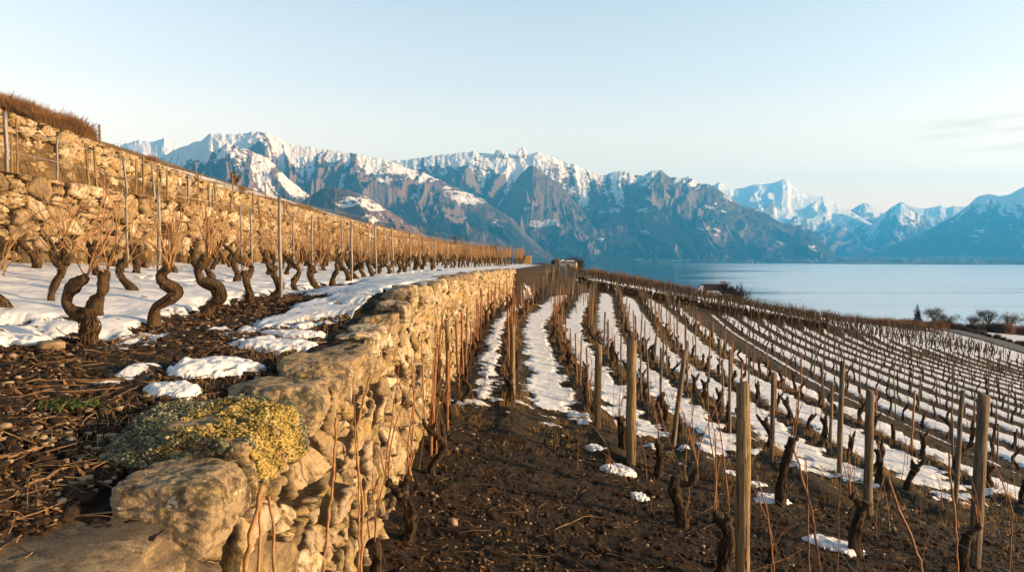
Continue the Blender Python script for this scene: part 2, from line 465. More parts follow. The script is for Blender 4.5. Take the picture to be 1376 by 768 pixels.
def z_lower(x, y):
    x = np.asarray(x, float); y = np.asarray(y, float)
    X = x - xw(y)
    Xp = np.maximum(X, 0)
    z = -0.19 * Xp / (1 + Xp / 250)
    k = sstep(38.5, 43, y)
    w = 0.9 + 4.2 * sstep(40, 75, y)
    bank = np.clip(1 - Xp / w, 0, 1); bank = bank * bank * (3 - 2 * bank)
    z = z + k * (ztop(y) - 0.05) * bank
    # the small transverse bank below the far field
    z = z + 0.55 * sstep(63, 66, y + 0.10 * (X - 10)) * sstep(3, 8, X) * (1 - sstep(22, 30, X))
    # block on the right lies a little lower than the path
    z = z - 0.45 * sstep(11.3, 12.6, X) * (1 - sstep(50, 66, y))
    # brow of the slope, then down to the lake
    ye = 150 + 110 * (1 - sstep(12, 34, x)) + 6 * np.sin(x * 0.09) + 25 * sstep(60, 110, x)
    e = np.log1p(np.exp(np.clip((y - ye) / 9.0, -30, 60))) * 9.0
    return np.maximum(z - 0.42 * e, LAKE_Z - 0.4)
def ground(x, y):
    return float(z_lower(x, y)) if x > xw(y) else float(z_terrace(x, y))

def at(px, y):                                               # x of an image column at depth y
    return (px - CX) / F_PX * y
def zat(py, y):
    return CAMZ - (py - HY) / F_PX * y

ROWS_A = [0.0, 1.45, 2.8, 4.35, 6.1, 8.15]
ROAD = np.array([(92, 190), (80, 152), (70.6, 128.8), (62, 104.5), (53.5, 84), (46, 66), (40, 52), (36, 44)], float)
def road_x(y): return np.interp(y, ROAD[::-1, 1], ROAD[::-1, 0])
def rowb_u(x, y):                                            # row coordinate of the lower-right block: rows splay to the right as they come nearer
    X0 = x - shift(y)
    for _ in range(4):
        k = 0.42 * np.clip((X0 - 12) / 22, 0, 1)
        X0 = (x - shift(y)) - k * (58 - np.clip(y, 0, 58)) * 0.55
    return X0
SP_B = 1.55

# ------------------------------------------------------------------ lower vineyard ground
def lower_ground():
    ny, nx = 600, 760
    y = 4.4 * np.exp(np.linspace(0, math.log(560 / 4.4), ny))[:, None]
    u = np.linspace(0, 1, nx)[None, :] ** 1.12
    x0 = xw(y) - 0.10
    x1 = 0.86 * y + 5
    x = x0 + (x1 - x0) * u
    y = np.broadcast_to(y, x.shape).copy()
    z = z_lower(x, y)
    xs = x - shift(y)
    X = x - xw(y)
    n1 = fbm2(x * 0.9, y * 0.9, 4, 3); n2 = fbm2(x * 4, y * 4, 4, 9)
    # distance to the nearest row of vines
    d = np.full(x.shape, 9.0)
    for i, r in enumerate(ROWS_A):
        d = np.minimum(d, np.abs(xs - r - 0.07 * n1))
    mA = d - 0.30 - 0.05 * n1
    mA = np.minimum(mA, xs + 0.72)
    mA = np.minimum(mA, 9.25 - xs + 0.25 * n1)
    yh = np.interp(x, [-1.2, 0, 1.4, 2.4, 3.8, 6.0, 7.5, 9, 12, 20], [13.4, 13.7, 13.2, 12.5, 12.6, 13.2, 12.6, 11.8, 10.2, 8])
    mA = np.minimum(mA, (y - yh - 1.0 * n1 - 0.35 * n2) * 0.28)
    ub = rowb_u(x, y)
    fb = np.abs(((ub - 12.2) / SP_B + 0.5) % 1.0 - 0.5) * SP_B
    mB = fb - 0.36 - 0.10 * n1
    mB = np.where(ub > 11.6, mB, -0.3)
    nst = fbm2(x * 1.6, y * 3.4, 4, 15)
    mA = mA + (0.22 + 0.40 * np.exp(-np.clip(y - 12.5, 0, 60) / 3.5)) * nst - 0.055
    mB = mB + 0.10 * nst
    m = np.maximum(mA, mB)
    # far fields
    nf = fbm2(x * 0.14, y * 0.05, 4, 21)
    far = sstep(58, 68, y)
    mfar = 0.10 + 0.6 * nf + 0.35 * (np.abs(((xs) / 1.6) % 1 - 0.5) - 0.27)
    brow = sstep(92, 125, y)
    mfar = mfar - 0.55 * brow
    mfar = np.where((y > 62) & (y < 66 - 0.1 * (X - 10)) & (X < 26), -0.3, mfar)
    m = m * (1 - far) + mfar * far
    # bank at the end of the wall is brown grass
    m = np.where((y > 39) & (X < 0.9 + 4.4 * sstep(40, 75, y)) & (y < 150), np.minimum(m, -0.06 + 0.35 * nf), m)
    # olive patch
    ol = np.exp(-(((x - 33) / 8) ** 2 + ((y - 57) / 4.5) ** 2))
    m = m - 0.45 * ol * (0.7 + 0.6 * n1)
    # field beyond the road
    rx = road_x(y)
    off = x - rx
    m = np.where(off > -1.2, np.where(off > 5.5, 0.25 + 0.3 * nf, -0.25 + 0.15 * n1), m)
    m = np.where((off > -4.5) & (off < -1.6), 0.12 + 0.2 * n1, m)
    m = np.where(y > 175, -0.2, m)
    m = m + 0.05 * n2
    grass = np.clip(0.25 - 0.22 * (ub > 11.8) * (y < 70) + 0.9 * (ub < 11.8) * (0.5 - np.abs(m + 0.12) * 2) * (y > 11) + 0.6 * np.exp(-((y - 12.3) / 1.6) ** 2) + ol * 1.2 + 0.8 * ((xs > 9.2) & (xs < 11.9)) + brow, 0, 1)
    near = 1 - sstep(25, 60, y)
    soil = 1 - sstep(-0.05, 0.03, m)
    cl = fbm2(x * 6, y * 6, 4, 31) * 0.035 + fbm2(x * 22, y * 22, 3, 37) * 0.014
    # hoed hump along each row
    hump = 0.10 * np.exp(-(d / 0.28) ** 2) * (y > 11) * (xs < 9.5) * near
    z = z + cl * near * (0.25 + 0.75 * soil) + hump + 0.055 * sstep(-0.02, 0.10, m) * near + 0.02 * n1 * near
    P = np.stack([x, y, z], -1)
    me = grid_mesh('lower_ground', P, {'snow': m, 'grass': grass}, M_GROUND)
    return tag(link('vineyard_ground', me), 'snow striped soil of the vineyard falling from the wall to the lake', kind='structure')
lower_ground()

# ------------------------------------------------------------------ terrace ground
def terrace_snow(x, y):
    xs = x - shift(y)
    n1 = fbm2(x * 0.8, y * 0.5, 4, 51); n2 = fbm2(x * 3.2, y * 2.0, 4, 57)
    # upper side behind the first row of vines
    edge = np.interp(y, [0, 4, 6, 8, 10, 14, 20, 30, 60], [-3.6, -3.55, -3.35, -3.45, -3.25, -3.0, -2.9, -2.8, -2.6])
    mU = np.minimum((edge - xs) * 0.5, 0.36) + 0.42 * n1 + 0.30 * n2 - 0.03
    # path side beyond eight metres
    mP = np.minimum((y - 6.6) * 0.09, (xs + np.interp(y, [6, 8, 11, 16], [2.1, 2.45, 2.8, 3.0])) * 0.6) + 0.36 * n1 + 0.30 * n2 - 0.06
    mP = np.where(xs > -1.62, mP - 0.4, mP)
    # between the two the dug strip of the first row
    m = np.maximum(mU, mP)
    m = np.where(y > 58, 0.1 + 0.4 * n1, m)
    m = np.where(y < 3.5, -0.3, m)
    return np.clip(m, -0.5, 0.5), n1, n2

def terrace_ground():
    ny, nx = 560, 560
    y = 1.0 * np.exp(np.linspace(0, math.log(260 / 1.0), ny))[:, None]
    u = np.linspace(0, 1, nx)[None, :]
    x1 = xw(y) - 0.05
    x0 = np.maximum(-7.3 + shift(y), -0.78 * y - 2.0)
    x = x1 + (x0 - x1) * u
    y = np.broadcast_to(y, x.shape).copy()
    z = z_terrace(x, y)
    m, n1, n2 = terrace_snow(x, y)
    near = 1 - sstep(20, 50, y)
    soil = 1 - sstep(-0.05, 0.03, m)
    cl = fbm2(x * 7, y * 7, 4, 61) * 0.032 + fbm2(x * 24, y * 24, 3, 67) * 0.013
    pud = fbm2(x * 1.6, y * 1.3, 3, 71)
    z = z + cl * near * (0.15 + 0.85 * soil) + 0.05 * sstep(-0.02, 0.10, m) * near + 0.04 * n1 * near + 0.035 * pud * near * (1 - soil)
    grass = np.clip(0.1 + 0.4 * n1 + 0.5 * sstep(60, 80, y), 0, 1)
    P = np.stack([x, y, z], -1)
    me = grid_mesh('terrace_ground', P, {'snow': m, 'grass': grass}, M_GROUND, flip=True)
    return tag(link('terrace_ground', me), 'dark dug soil and snow of the terrace above the wall', kind='structure')
terrace_ground()

# ------------------------------------------------------------------ upper terraces and wooded hillside on the left
UP_X = -7.0
def z_upbase(y): return np.interp(y, [0, 11, 24, 32, 60, 90, 130], [3.56, 3.5, 3.34, 3.28, 2.75, 1.6, 0.6])
def z_uptop(y): return np.interp(y, [0, 11, 17, 25, 37, 60, 84, 130], [5.15, 5.05, 4.86, 4.45, 4.05, 3.2, 2.0, 1.0])
def z_hill(x, y):
    X = -(x - shift(y))
    z = z_upbase(y) + 0.0 * X
    z = np.where(X > 9.4, z_uptop(y), z)
    up = np.maximum(X - 10.0, 0)
    g = np.interp(y, [0, 30, 60, 80, 105, 140, 200], [0.28, 0.28, 0.30, 0.295, 0.19, 0.07, 0.0])
    return np.where(X > 9.4, z + up * g, z)
def hillside():
    y = 5.0 * np.exp(np.linspace(0, math.log(230 / 5.0), 260))[:, None]
    X = np.concatenate([np.linspace(7.05, 8.9, 24), np.linspace(9.45, 14, 40), np.geomspace(14.4, 140, 110)])[None, :]
    x = -X + shift(y)
    y = np.broadcast_to(y, x.shape).copy()
    z = z_hill(x, y) + 0.05 * fbm2(x * 2, y * 2, 4, 80) + 0.5 * fbm2(x * 0.1, y * 0.1, 3, 85) * sstep(12, 30, -x)
    nn = fbm2(x * 0.5, y * 0.16, 4, 83)
    m = np.where(-x > 9.3, 0.30 * nn - 0.11 + 0.08 * sstep(18, 40, y), 0.35 * nn - 0.10)
    m = np.where(-x > 22, -0.4, m)
    me = grid_mesh('hillside', np.stack([x, y, z], -1), {'snow': m, 'grass': np.clip(0.8 + 0.5 * nn, 0, 1)}, M_HILL, flip=False)
    tag(link('hillside', me), 'brown grassy hillside rising above the stone terraces', kind='structure')
hillside()

# ------------------------------------------------------------------ lake
def lake():
    t = NT('lake_water')
    t.b.inputs['IOR'].default_value = 1.33
    t.b.inputs['Specular IOR Level'].default_value = 0.5
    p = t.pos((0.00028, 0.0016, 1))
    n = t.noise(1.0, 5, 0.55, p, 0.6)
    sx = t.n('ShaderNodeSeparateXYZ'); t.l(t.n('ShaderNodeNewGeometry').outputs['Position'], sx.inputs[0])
    wind_sheen = t.math('ADD', t.rng(t.math('DIVIDE', sx.outputs['X'], t.math('MAXIMUM', sx.outputs['Y'], 100.0)), 0.10, 0.42), t.math('MULTIPLY', t.math('SUBTRACT', n, 0.5), 2.3))
    rough = t.rng(wind_sheen, 0.25, 0.75, 0.09, 0.30)
    t.l(t.rng(wind_sheen, 0.22, 0.80, 0.0, 0.72), t.b.inputs['Metallic'])
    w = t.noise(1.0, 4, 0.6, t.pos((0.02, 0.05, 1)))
    m = t.out(t.mix(t.rng(wind_sheen, 0.22, 0.80), (0.012, 0.055, 0.085), (0.68, 0.73, 0.75)), rough, t.bump(w, 0.30, 1.6))  # silvery sky reflection on ruffled water painted as a pale metallic colour
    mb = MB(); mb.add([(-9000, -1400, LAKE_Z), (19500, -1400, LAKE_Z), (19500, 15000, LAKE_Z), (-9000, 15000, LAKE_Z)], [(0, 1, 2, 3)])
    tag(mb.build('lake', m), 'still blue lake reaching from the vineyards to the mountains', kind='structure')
lake()

# ------------------------------------------------------------------ mountains
def mountain_material(name, snow_lo, snow_hi, forest=(0.010, 0.016, 0.016), rose=(0.115, 0.066, 0.050), rock=(0.125, 0.085, 0.068), patch=0.0, pthr=0.635):
    t = NT(name)
    pos = t.pos((0.001, 0.001, 0.001))
    sep = t.n('ShaderNodeSeparateXYZ'); t.l(t.n('ShaderNodeNewGeometry').outputs['Position'], sep.inputs[0])
    nsep = t.n('ShaderNodeSeparateXYZ'); t.l(t.n('ShaderNodeNewGeometry').outputs['Normal'], nsep.inputs[0])
    nz = nsep.outputs['Z']
    n1 = t.noise(2.2, 7, 0.65, pos); n2 = t.noise(11, 6, 0.7, pos)
    veg = t.mix(t.rng(t.math('ADD', n1, t.math('MULTIPLY', sep.outputs['Z'], 0.00022)), 0.46, 0.66), forest, rose)
    veg = t.mix(t.rng(n2, 0.45, 0.65), veg, tuple(c * 0.7 for c in forest))
    # bare rock where steep
    col = t.mix(t.rng(nz, 0.62, 0.50), veg, rock)
    h = t.math('ADD', sep.outputs['Z'], t.math('MULTIPLY', t.math('SUBTRACT', n1, 0.5), 700.0))
    h = t.math('ADD', h, t.math('MULTIPLY', t.math('SUBTRACT', n2, 0.5), 700.0))
    h = t.math('ADD', h, t.math('MULTIPLY', t.math('SUBTRACT', nz, 0.75), 500.0))
    h = t.math('ADD', h, t.math('MULTIPLY', t.math('SUBTRACT', 0.40, t.attr('rib')), 1500.0))
    n3 = t.noise(32, 5, 0.7, pos)
    h = t.math('ADD', h, t.math('MULTIPLY', t.math('SUBTRACT', n3, 0.5), 900.0))
    s = t.rng(h, snow_lo, snow_hi)
    if patch:
        pn = t.noise(1.0, 3, 0.55, t.pos((0.0022, 0.0012, 0.006)))
        ps = t.math('MULTIPLY', t.rng(pn, pthr, pthr + 0.025), t.math('MULTIPLY', t.rng(sep.outputs['Z'], -60, 60), t.rng(t.noise(22, 3, 0.6, pos), 0.40, 0.50)))
        s = t.math('MAXIMUM', s, t.math('MULTIPLY', ps, patch))
    col = t.mix(s, col, (0.70, 0.665, 0.655))
    return t.out(col, 0.9, t.bump(t.math('ADD', n2, t.math('MULTIPLY', t.noise(45, 4, 0.7, pos), 0.5)), 0.55, 60))

def mountain(name, label, outline, d_ridge, d_foot, d_back, mat, seed, freq=1.0, amp=0.5, cols=900, rowsn=190, power=1.15, foot_z=LAKE_Z - 0.6):
    o = np.array(outline, float)
    px = np.linspace(o[0, 0], o[-1, 0], cols)
    py = np.interp(px, o[:, 0], o[:, 1])
    rr_ = np.random.default_rng(seed)
    py = py + (fbm2(px * 0.16, px * 0 + seed, 4, seed) * 0.8)
    a = (px - CX) / F_PX
    e = (HY - py) / F_PX                                     # elevation of the crest seen from the vineyard
    T = np.linspace(0, 1.0, rowsn); TB = np.linspace(1, 1.6, 34)[1:]
    tt = np.concatenate([T, TB])[:, None]
    yy = np.where(tt <= 1, d_foot + (d_ridge - d_foot) * tt, d_ridge + (d_back - d_ridge) * (tt - 1) / 0.6)
    warp = fbm2(a[None, :] * 9 * freq, tt * 1.5, 3, seed + 5) * 0.10
    ua = a[None, :] + warp * (0.35 + 0.65 * (1 - np.minimum(tt, 1))) + 0.0 * tt
    spur = ridged2(ua * 10 * freq, tt * 1.3 + seed, 5, seed)
    spur2 = ridged2(ua * 40 * freq, tt * 4.0 + seed, 4, seed + 3)
    env = np.where(tt <= 1, np.minimum(tt, 1) ** power, 1 - 0.75 * ((tt - 1) / 0.6) ** 1.2)
    mid = np.where(tt <= 1, np.sin(math.pi * np.clip(tt, 0, 1) ** 0.85) ** 0.8, 0.0)
    shape = env * (1 + 0.0 * ua) + 0.80 * amp * mid * (spur - 0.42) + 0.16 * mid * (spur2 - 0.4)
    hf = fbm2(a[None, :] * 190 * freq, tt * 26, 4, seed + 31)
    shape = shape + 0.05 * (spur2 - 0.4) * sstep(0.0, 0.2, tt) + 0.024 * hf * sstep(0.0, 0.15, tt)
    crest = np.exp(-((tt - 1) / 0.15) ** 2)
    shape = shape * (1 - crest) + (env + 0.010 * hf) * crest
    shape = np.maximum(shape, -0.05)
    top = CAMZ + e[None, :] * d_ridge
    H = foot_z + (top - foot_z) * shape
    # scale every column so that its crest stands where it should
    need = np.maximum(e[None, :] * yy + CAMZ - foot_z, 1.0) / np.maximum(H - foot_z, 5.0)
    need = np.where(H - foot_z > 5.0, need, 1e9)
    sc = need.min(0)
    for _ in range(3):
        pad = np.pad(sc, 9, mode='edge'); sc = np.convolve(pad, np.ones(19) / 19, 'valid')
    H = foot_z + (H - foot_z) * sc[None, :]
    H = np.maximum(H, foot_z)
    P = np.stack([a[None, :] * yy, np.broadcast_to(yy, H.shape), H], -1)
    spur3 = ridged2(ua * 120 * freq, tt * 3.0 + seed, 3, seed + 9)
    rib = 0.35 * spur + 0.30 * spur2 + 0.35 * spur3
    me = grid_mesh(name, P, {'rib': rib}, mat)
    return tag(link(name, me), label, kind='structure')

MM_HIGH = mountain_material('alpine_snow_mountain', 690, 790, patch=0.0)
MM_MID = mountain_material('wooded_mountain', 890, 985, patch=0.7)
MM_HILL = mountain_material('wooded_foothill', 700, 1000, forest=(0.05, 0.038, 0.03), rose=(0.16, 0.10, 0.078), patch=0.95, pthr=0.57)
MM_SHOULDER = mountain_material('snowy_shoulder', 610, 680, forest=(0.035, 0.03, 0.026), rose=(0.13, 0.085, 0.065))
MM_FAR = mountain_material('far_snow_mountain', 520, 680)
MM_RIGHT = mountain_material('far_wooded_mountain', 700, 820, patch=0.8)

mountain('mountain_snow_peak', 'pale snowy rock peak at the left end of the range',
         [(60, 240), (120, 214), (150, 198), (158, 193), (166, 196), (175, 193), (190, 190), (206, 192), (218, 189), (224, 186), (230, 191), (240, 197), (252, 206), (275, 222), (320, 250)],
         10200, 8600, 11600, mountain_material('snow_peak', 80, 420), 101, 1.3, 0.35, 300, 90)
mountain('mountain_range', 'broad snowy mountain above the left vineyards',
         [(140, 250), (190, 222), (215, 214), (240, 201), (262, 193), (273, 190), (283, 182), (300, 181), (320, 182), (335, 180), (348, 178), (360, 179), (375, 186), (395, 196), (420, 199), (440, 202), (455, 204), (470, 206), (482, 207), (495, 211), (520, 215), (545, 226), (570, 233), (600, 246), (630, 260), (650, 268), (670, 282), (688, 293), (705, 312), (725, 330), (745, 346)],
         7200, 5400, 8600, MM_HIGH, 202, 1.0, 0.42)
mountain('mountain_shoulder', 'snow topped shoulder with brown woods under the broad mountain',
         [(100, 285), (160, 262), (200, 246), (240, 229), (258, 219), (275, 211), (292, 203), (300, 198), (307, 194), (320, 197), (340, 204), (360, 212), (378, 230), (395, 246), (415, 262), (440, 277), (470, 295), (500, 315), (530, 340)],
         5900, 4400, 6700, MM_SHOULDER, 303, 1.0, 0.30, 600, 140)
mountain('village_hill', 'low brown hill with snowy clearings in front of the mountains',
         [(330, 325), (365, 300), (395, 280), (420, 262), (435, 253), (450, 252), (468, 256), (485, 261), (500, 268), (520, 281), (545, 297), (562, 308), (580, 322), (600, 342)],
         4500, 3500, 5100, MM_HILL, 404, 1.2, 0.22, 320, 80)
mountain('mountain_lakeside', 'long wooded mountain with rocky snowy crest falling to the lake',
         [(470, 235), (500, 224), (530, 217), (545, 216), (570, 212), (600, 208), (620, 206), (636, 204), (650, 207), (660, 208), (667, 207), (675, 207), (683, 208), (691, 209), (701, 209), (710, 208), (722, 205), (740, 211), (758, 219), (765, 222), (772, 220), (777, 225), (800, 232), (812, 236), (822, 232), (832, 230), (845, 233), (862, 237), (875, 230), (887, 229), (893, 234), (900, 239), (915, 240), (925, 238), (935, 246), (950, 248), (960, 252), (975, 262), (995, 276), (1010, 280), (1025, 284), (1040, 294), (1052, 300), (1075, 303), (1090, 310), (1102, 322), (1113, 332), (1120, 340), (1130, 349)],
         8700, 7100, 10200, MM_MID, 505, 1.0, 0.42, 1300, 220)
mountain('mountain_spur', 'steep wooded spur in front of the long lakeside mountain',
         [(610, 349), (650, 305), (675, 270), (695, 240), (708, 226), (716, 222), (725, 228), (740, 240), (760, 258), (785, 285), (805, 315), (825, 347)],
         7900, 6950, 8600, mountain_material('wooded_spur', 1050, 1200, patch=0.6), 606, 1.2, 0.35, 360, 90)
mountain('mountain_jagged', 'distant jagged snow mountain behind the head of the lake',
         [(900, 275), (930, 262), (955, 250), (965, 245), (975, 250), (985, 255), (1000, 252), (1013, 248), (1030, 248), (1043, 244), (1050, 242), (1057, 243), (1062, 250), (1075, 256), (1092, 263), (1105, 265), (1118, 272), (1135, 280), (1152, 290), (1170, 300), (1185, 312), (1200, 322), (1218, 338)],
         15400, 12800, 16300, MM_FAR, 707, 1.1, 0.22, 420, 100)
mountain('mountain_pyramid', 'pale blue pyramid peak in the valley gap',
         [(1150, 322), (1170, 302), (1185, 288), (1197, 278), (1209, 271), (1218, 276), (1232, 288), (1250, 302), (1270, 318), (1285, 332)],
         14800, 13200, 15600, MM_FAR, 808, 1.6, 0.3, 220, 80)
mountain('mountain_farthest', 'farthest pale snow range closing the valley',
         [(1090, 300), (1130, 290), (1150, 277), (1160, 273), (1172, 278), (1182, 286), (1200, 284), (1222, 278), (1240, 281), (1252, 278), (1262, 276), (1270, 280), (1280, 277), (1297, 278), (1320, 288), (1370, 300)],
         15800, 14600, 16600, MM_FAR, 909, 1.8, 0.3, 320, 70)
mountain('mountain_right', 'blue wooded mountain with snowy crest on the right edge',
         [(1165, 345), (1185, 336), (1200, 328), (1225, 319), (1255, 304), (1280, 290), (1300, 275), (1313, 263), (1325, 261), (1340, 264), (1355, 261), (1368, 254), (1376, 250), (1400, 243), (1450, 232), (1500, 226), (1560, 235), (1640, 250), (1720, 280)],
         11500, 9400, 13000, MM_RIGHT, 111, 0.9, 0.36, 560, 110)

def pinnacles():
    mb = MB()
    for px, ytop, ybot, wpx, d in ((701, 196.5, 212, 17, 8720), (673, 200.5, 211, 24, 8720)):
        V, Q, T = rock_arrays(int(px), (wpx / F_PX * d, wpx / F_PX * d * 1.2, 2.0 * (ybot - ytop) / F_PX * d), 14, 10, 0.10, 0.86)
        V[:, :2] *= (1.05 - 0.75 * np.clip(V[:, 2:] / ((ybot - ytop) / F_PX * d), 0, 1) ** 2)
        mb.add(V + np.array([at(px, d), d, zat(ybot, d)]), Q, T)
    m = mountain_material('pinnacle_rock', 1130, 1300)
    tag(mb.build('mountain_pinnacles', m), 'two rocky pinnacles rising from the crest of the lakeside mountain', kind='structure')

def far_shore():
    t = NT('shore_plain')
    n = t.noise(1.0, 4, 0.6, t.pos((0.0011, 0.0065, 1)))
    m = t.out(t.mix(t.rng(n, 0.60, 0.68), (0.028, 0.034, 0.026), (0.62, 0.64, 0.66)), 0.9)
    ny, nx = 60, 420
    px = np.linspace(540, 1700, nx)[None, :]
    t_ = np.linspace(0, 1, ny)[:, None]
    y0 = np.interp(px, [540, 700, 850, 1000, 1120, 1200, 1376, 1700], [6600, 7050, 7150, 6900, 6500, 6250, 6050, 5900]) + 70 * fbm2(px * 0.05, px * 0, 3, 5)
    y1 = np.interp(px, [540, 1050, 1120, 1200, 1376, 1700], [7500, 7800, 12800, 14400, 10600, 10200])
    y = y0 + (y1 - y0) * t_
    x = (px - CX) / F_PX * y
    z = LAKE_Z - 0.5 + 4 * sstep(0, 0.02, t_) + 38 * ridged2(px * 0.05 + 0 * t_, t_ * 9, 3, 4) * sstep(0.0, 0.1, t_) + 10 * t_
    me = grid_mesh('far_shore', np.stack([x, y, z], -1), None, m)
    tag(link('shore_plain', me), 'dark wooded plain along the far shore with snowy strips', kind='structure')
    # shoreline villages, far beyond counting
    hb = MB(); r = np.random.default_rng(5)
    for _ in range(1500):
        p = r.choice([r.normal(800, 55), r.normal(900, 40), r.normal(860, 80), r.uniform(740, 1330)], p=[.35, .25, .25, .15])
        yy = np.interp(p, [700, 850, 1000, 1120, 1200, 1376], [7050, 7150, 6900, 6500, 6250, 6050]) + abs(r.normal(0, 350)) + 60
        s = r.uniform(5, 12); h = r.uniform(5, 9)
        xx = (p - CX) / F_PX * yy
        zz = LAKE_Z + 8 + (yy - 7100) * 0.05
        hb.box((xx - s, yy - s * .6, zz - 6), (xx + s, yy + s * .6, zz + h * 2.0))
    tag(hb.build('lakeside_village', M_HOUSE, smooth=False), 'tiny pale houses of the villages along the far shore', 'village', kind='stuff')
far_shore()

# ------------------------------------------------------------------ haze
def haze():
    mb = MB(); mb.box((-15000, -1500, LAKE_Z - 2.2), (20000, 17200, 1620))
    m = bpy.data.materials.new('valley_haze'); m.use_nodes = True
    nt = m.node_tree; nt.nodes.clear()
    o = nt.nodes.new('ShaderNodeOutputMaterial'); v = nt.nodes.new('ShaderNodeVolumePrincipled')
    v.inputs['Color'].default_value = (*HAZE_COLOR, 1)
    v.inputs['Density'].default_value = HAZE_DENSITY
    v.inputs['Anisotropy'].default_value = 0.1
    nt.links.new(v.outputs[0], o.inputs['Volume'])
    ob = mb.build('haze', m, smooth=False)
    tag(ob, kind='stuff')
haze()

# ------------------------------------------------------------------ dry stone walls
def wall_face(name, xf, zb_f, zt_f, segs, m, parent, seed, cw=0.30, ch=0.17, depth=0.10, batter=0.10, rough=1.0):
    """irregular courses of stones; xf(y): plan line, face looks towards +x. Each segment: (y0, y1, dy, nv)"""
    for si, (y0, y1, dy, nv) in enumerate(segs):
        ys = np.arange(y0, y1 + dy * 0.5, dy)[:, None]
        vv = np.linspace(0, 1, nv)[None, :]
        b = zb_f(ys) - 0.25; t = zt_f(ys)
        z = b + (t - b) * vv
        y = np.broadcast_to(ys, z.shape).copy()
        wu = fbm2(y * 3.0, z * 3.0, 3, seed) * 0.055; wv = fbm2(y * 2.2 + 9, z * 2.2, 3, seed + 1) * 0.05
        big = 1.0 + 0.0 * y
        f1, f2, cid, du, dv = voronoi((y + wu) / (cw * big), (z + wv) / (ch * big), seed + 7, 0.95)
        e = f2 - f1
        prof = sstep(0.0, 0.15, e) ** 0.8
        # a second scale: small wedge stones between the large ones
        g1, g2, gid, _, _ = voronoi((y + wu * .7) / (cw * 0.38), (z + wv * .7) / (ch * 0.42), seed + 11, 0.95)
        small = _hashf(cid * 977.0) > 0.66
        pr2 = sstep(0.0, 0.35, g2 - g1) ** 0.7
        prof = np.where(small, 0.72 * pr2 * sstep(0, .2, e) ** .5, prof)
        sid = np.where(small, gid, cid)
        tilt = (np.modf(cid * 37.7)[0] - 0.5) * du * 0.24 + (np.modf(cid * 91.3)[0] - 0.5) * dv * 0.20
        off = (np.modf(cid * 53.1)[0] - 0.5) * 0.065 * rough
        facet = ridged2(y * 4, z * 5, 4, seed + 21) * 0.085
        fine = fbm2(y * 16, z * 16, 4, seed + 23) * 0.022
        disp = depth * (prof - 1) + (off + tilt) * prof + fine + facet * 0.5 - 0.02
        hole = (np.modf(cid * 71.9)[0] > 0.985)
        disp = np.where(hole, -depth * 1.1 + fine * 0.5, disp)
        x = xf(y) - batter * (z - zb_f(ys)) + disp
        gap = np.where(hole, 1.0, 1 - sstep(0.0, 0.26, e) ** 0.8)
        gap = np.where(small & ~hole, np.maximum(gap, 1 - sstep(0.0, 0.30, g2 - g1)), gap)
        # close the mesh over the top so that the wall has thickness
        xt = x[:, -1:]; back = np.concatenate([xt - 0.25, xt - 0.5, xt - 0.5], 1)
        zt2 = np.concatenate([z[:, -1:] - 0.01, z[:, -1:] - 0.02, z[:, :1]], 1)
        X = np.concatenate([x, back], 1); Z = np.concatenate([z, zt2], 1); Y = np.concatenate([y, np.repeat(ys, 3, 1)], 1)
        A = {'stone_id': np.concatenate([sid, np.repeat(sid[:, -1:], 3, 1)], 1), 'gap': np.concatenate([gap, np.full((len(ys), 3), 0.8)], 1)}
        me = grid_mesh('masonry', np.stack([X, Y, Z], -1), A, m)
        link('masonry', me, parent)

def _hashf(a):
    return np.modf(np.abs(np.sin(a) * 43758.5453))[0]

def rock_arrays(seed, dims=(1, 1, 1), n=10, cuts=9, rough=0.05, boxy=0.8, sharp=18.0):
    """angular boulder: rounded intersection of half spaces plus noise"""
    r = np.random.default_rng(seed)
    k = np.linspace(-1, 1, n + 1)
    V = []; Q = []; off = 0
    for ax in range(3):
        for sg in (-1, 1):
            a, b = np.meshgrid(np.tan(k * math.pi / 4), np.tan(k * math.pi / 4), indexing='ij')
            p = np.zeros((n + 1, n + 1, 3)); p[..., ax] = sg; p[..., (ax + 1) % 3] = a * sg; p[..., (ax + 2) % 3] = b
            V.append(p.reshape(-1, 3))
            i = (np.arange(n) * (n + 1))[:, None] + np.arange(n)[None, :]
            Q.append(np.stack([i, i + n + 1, i + n + 2, i + 1], -1).reshape(-1, 4) + off); off += (n + 1) ** 2
    V = np.concatenate(V); Q = np.concatenate(Q)
    D = V / np.linalg.norm(V, axis=1, keepdims=True)
    N = [np.array(v, float) for v in ((1, 0, 0), (-1, 0, 0), (0, 1, 0), (0, -1, 0), (0, 0, 1), (0, 0, -1))]
    N = [v + r.normal(0, 0.12, 3) for v in N]; ds = list(boxy + r.uniform(-0.12, 0.06, 6))
    for _ in range(cuts):
        v = r.normal(0, 1, 3); N.append(v); ds.append(r.uniform(0.86, 1.12))
    N = np.array([v / np.linalg.norm(v) for v in N]); ds = np.array(ds)
    q = np.clip(D @ N.T, 1e-3, None) / ds
    rad = 1.0 / (np.sum(q ** sharp, 1) ** (1 / sharp))
    rad = rad * (1 + rough * fbm3(D * 2.2 + seed, 3, seed) * 1.6 + rough * 0.7 * fbm3(D * 8 + seed, 3, seed + 1))
    P = D * rad[:, None] * np.array(dims)[None, :] * 0.5
    # weld seams
    key = np.round(P / (max(dims) * 1e-5)).astype(np.int64)
    _, idx, inv = np.unique(key, axis=0, return_index=True, return_inverse=True)
    return P[idx], inv.reshape(-1)[Q], np.zeros((0, 3), np.int64)

def rotz(V, a):
    c, s = math.cos(a), math.sin(a)
    return np.stack([V[:, 0] * c - V[:, 1] * s, V[:, 0] * s + V[:, 1] * c, V[:, 2]], -1)

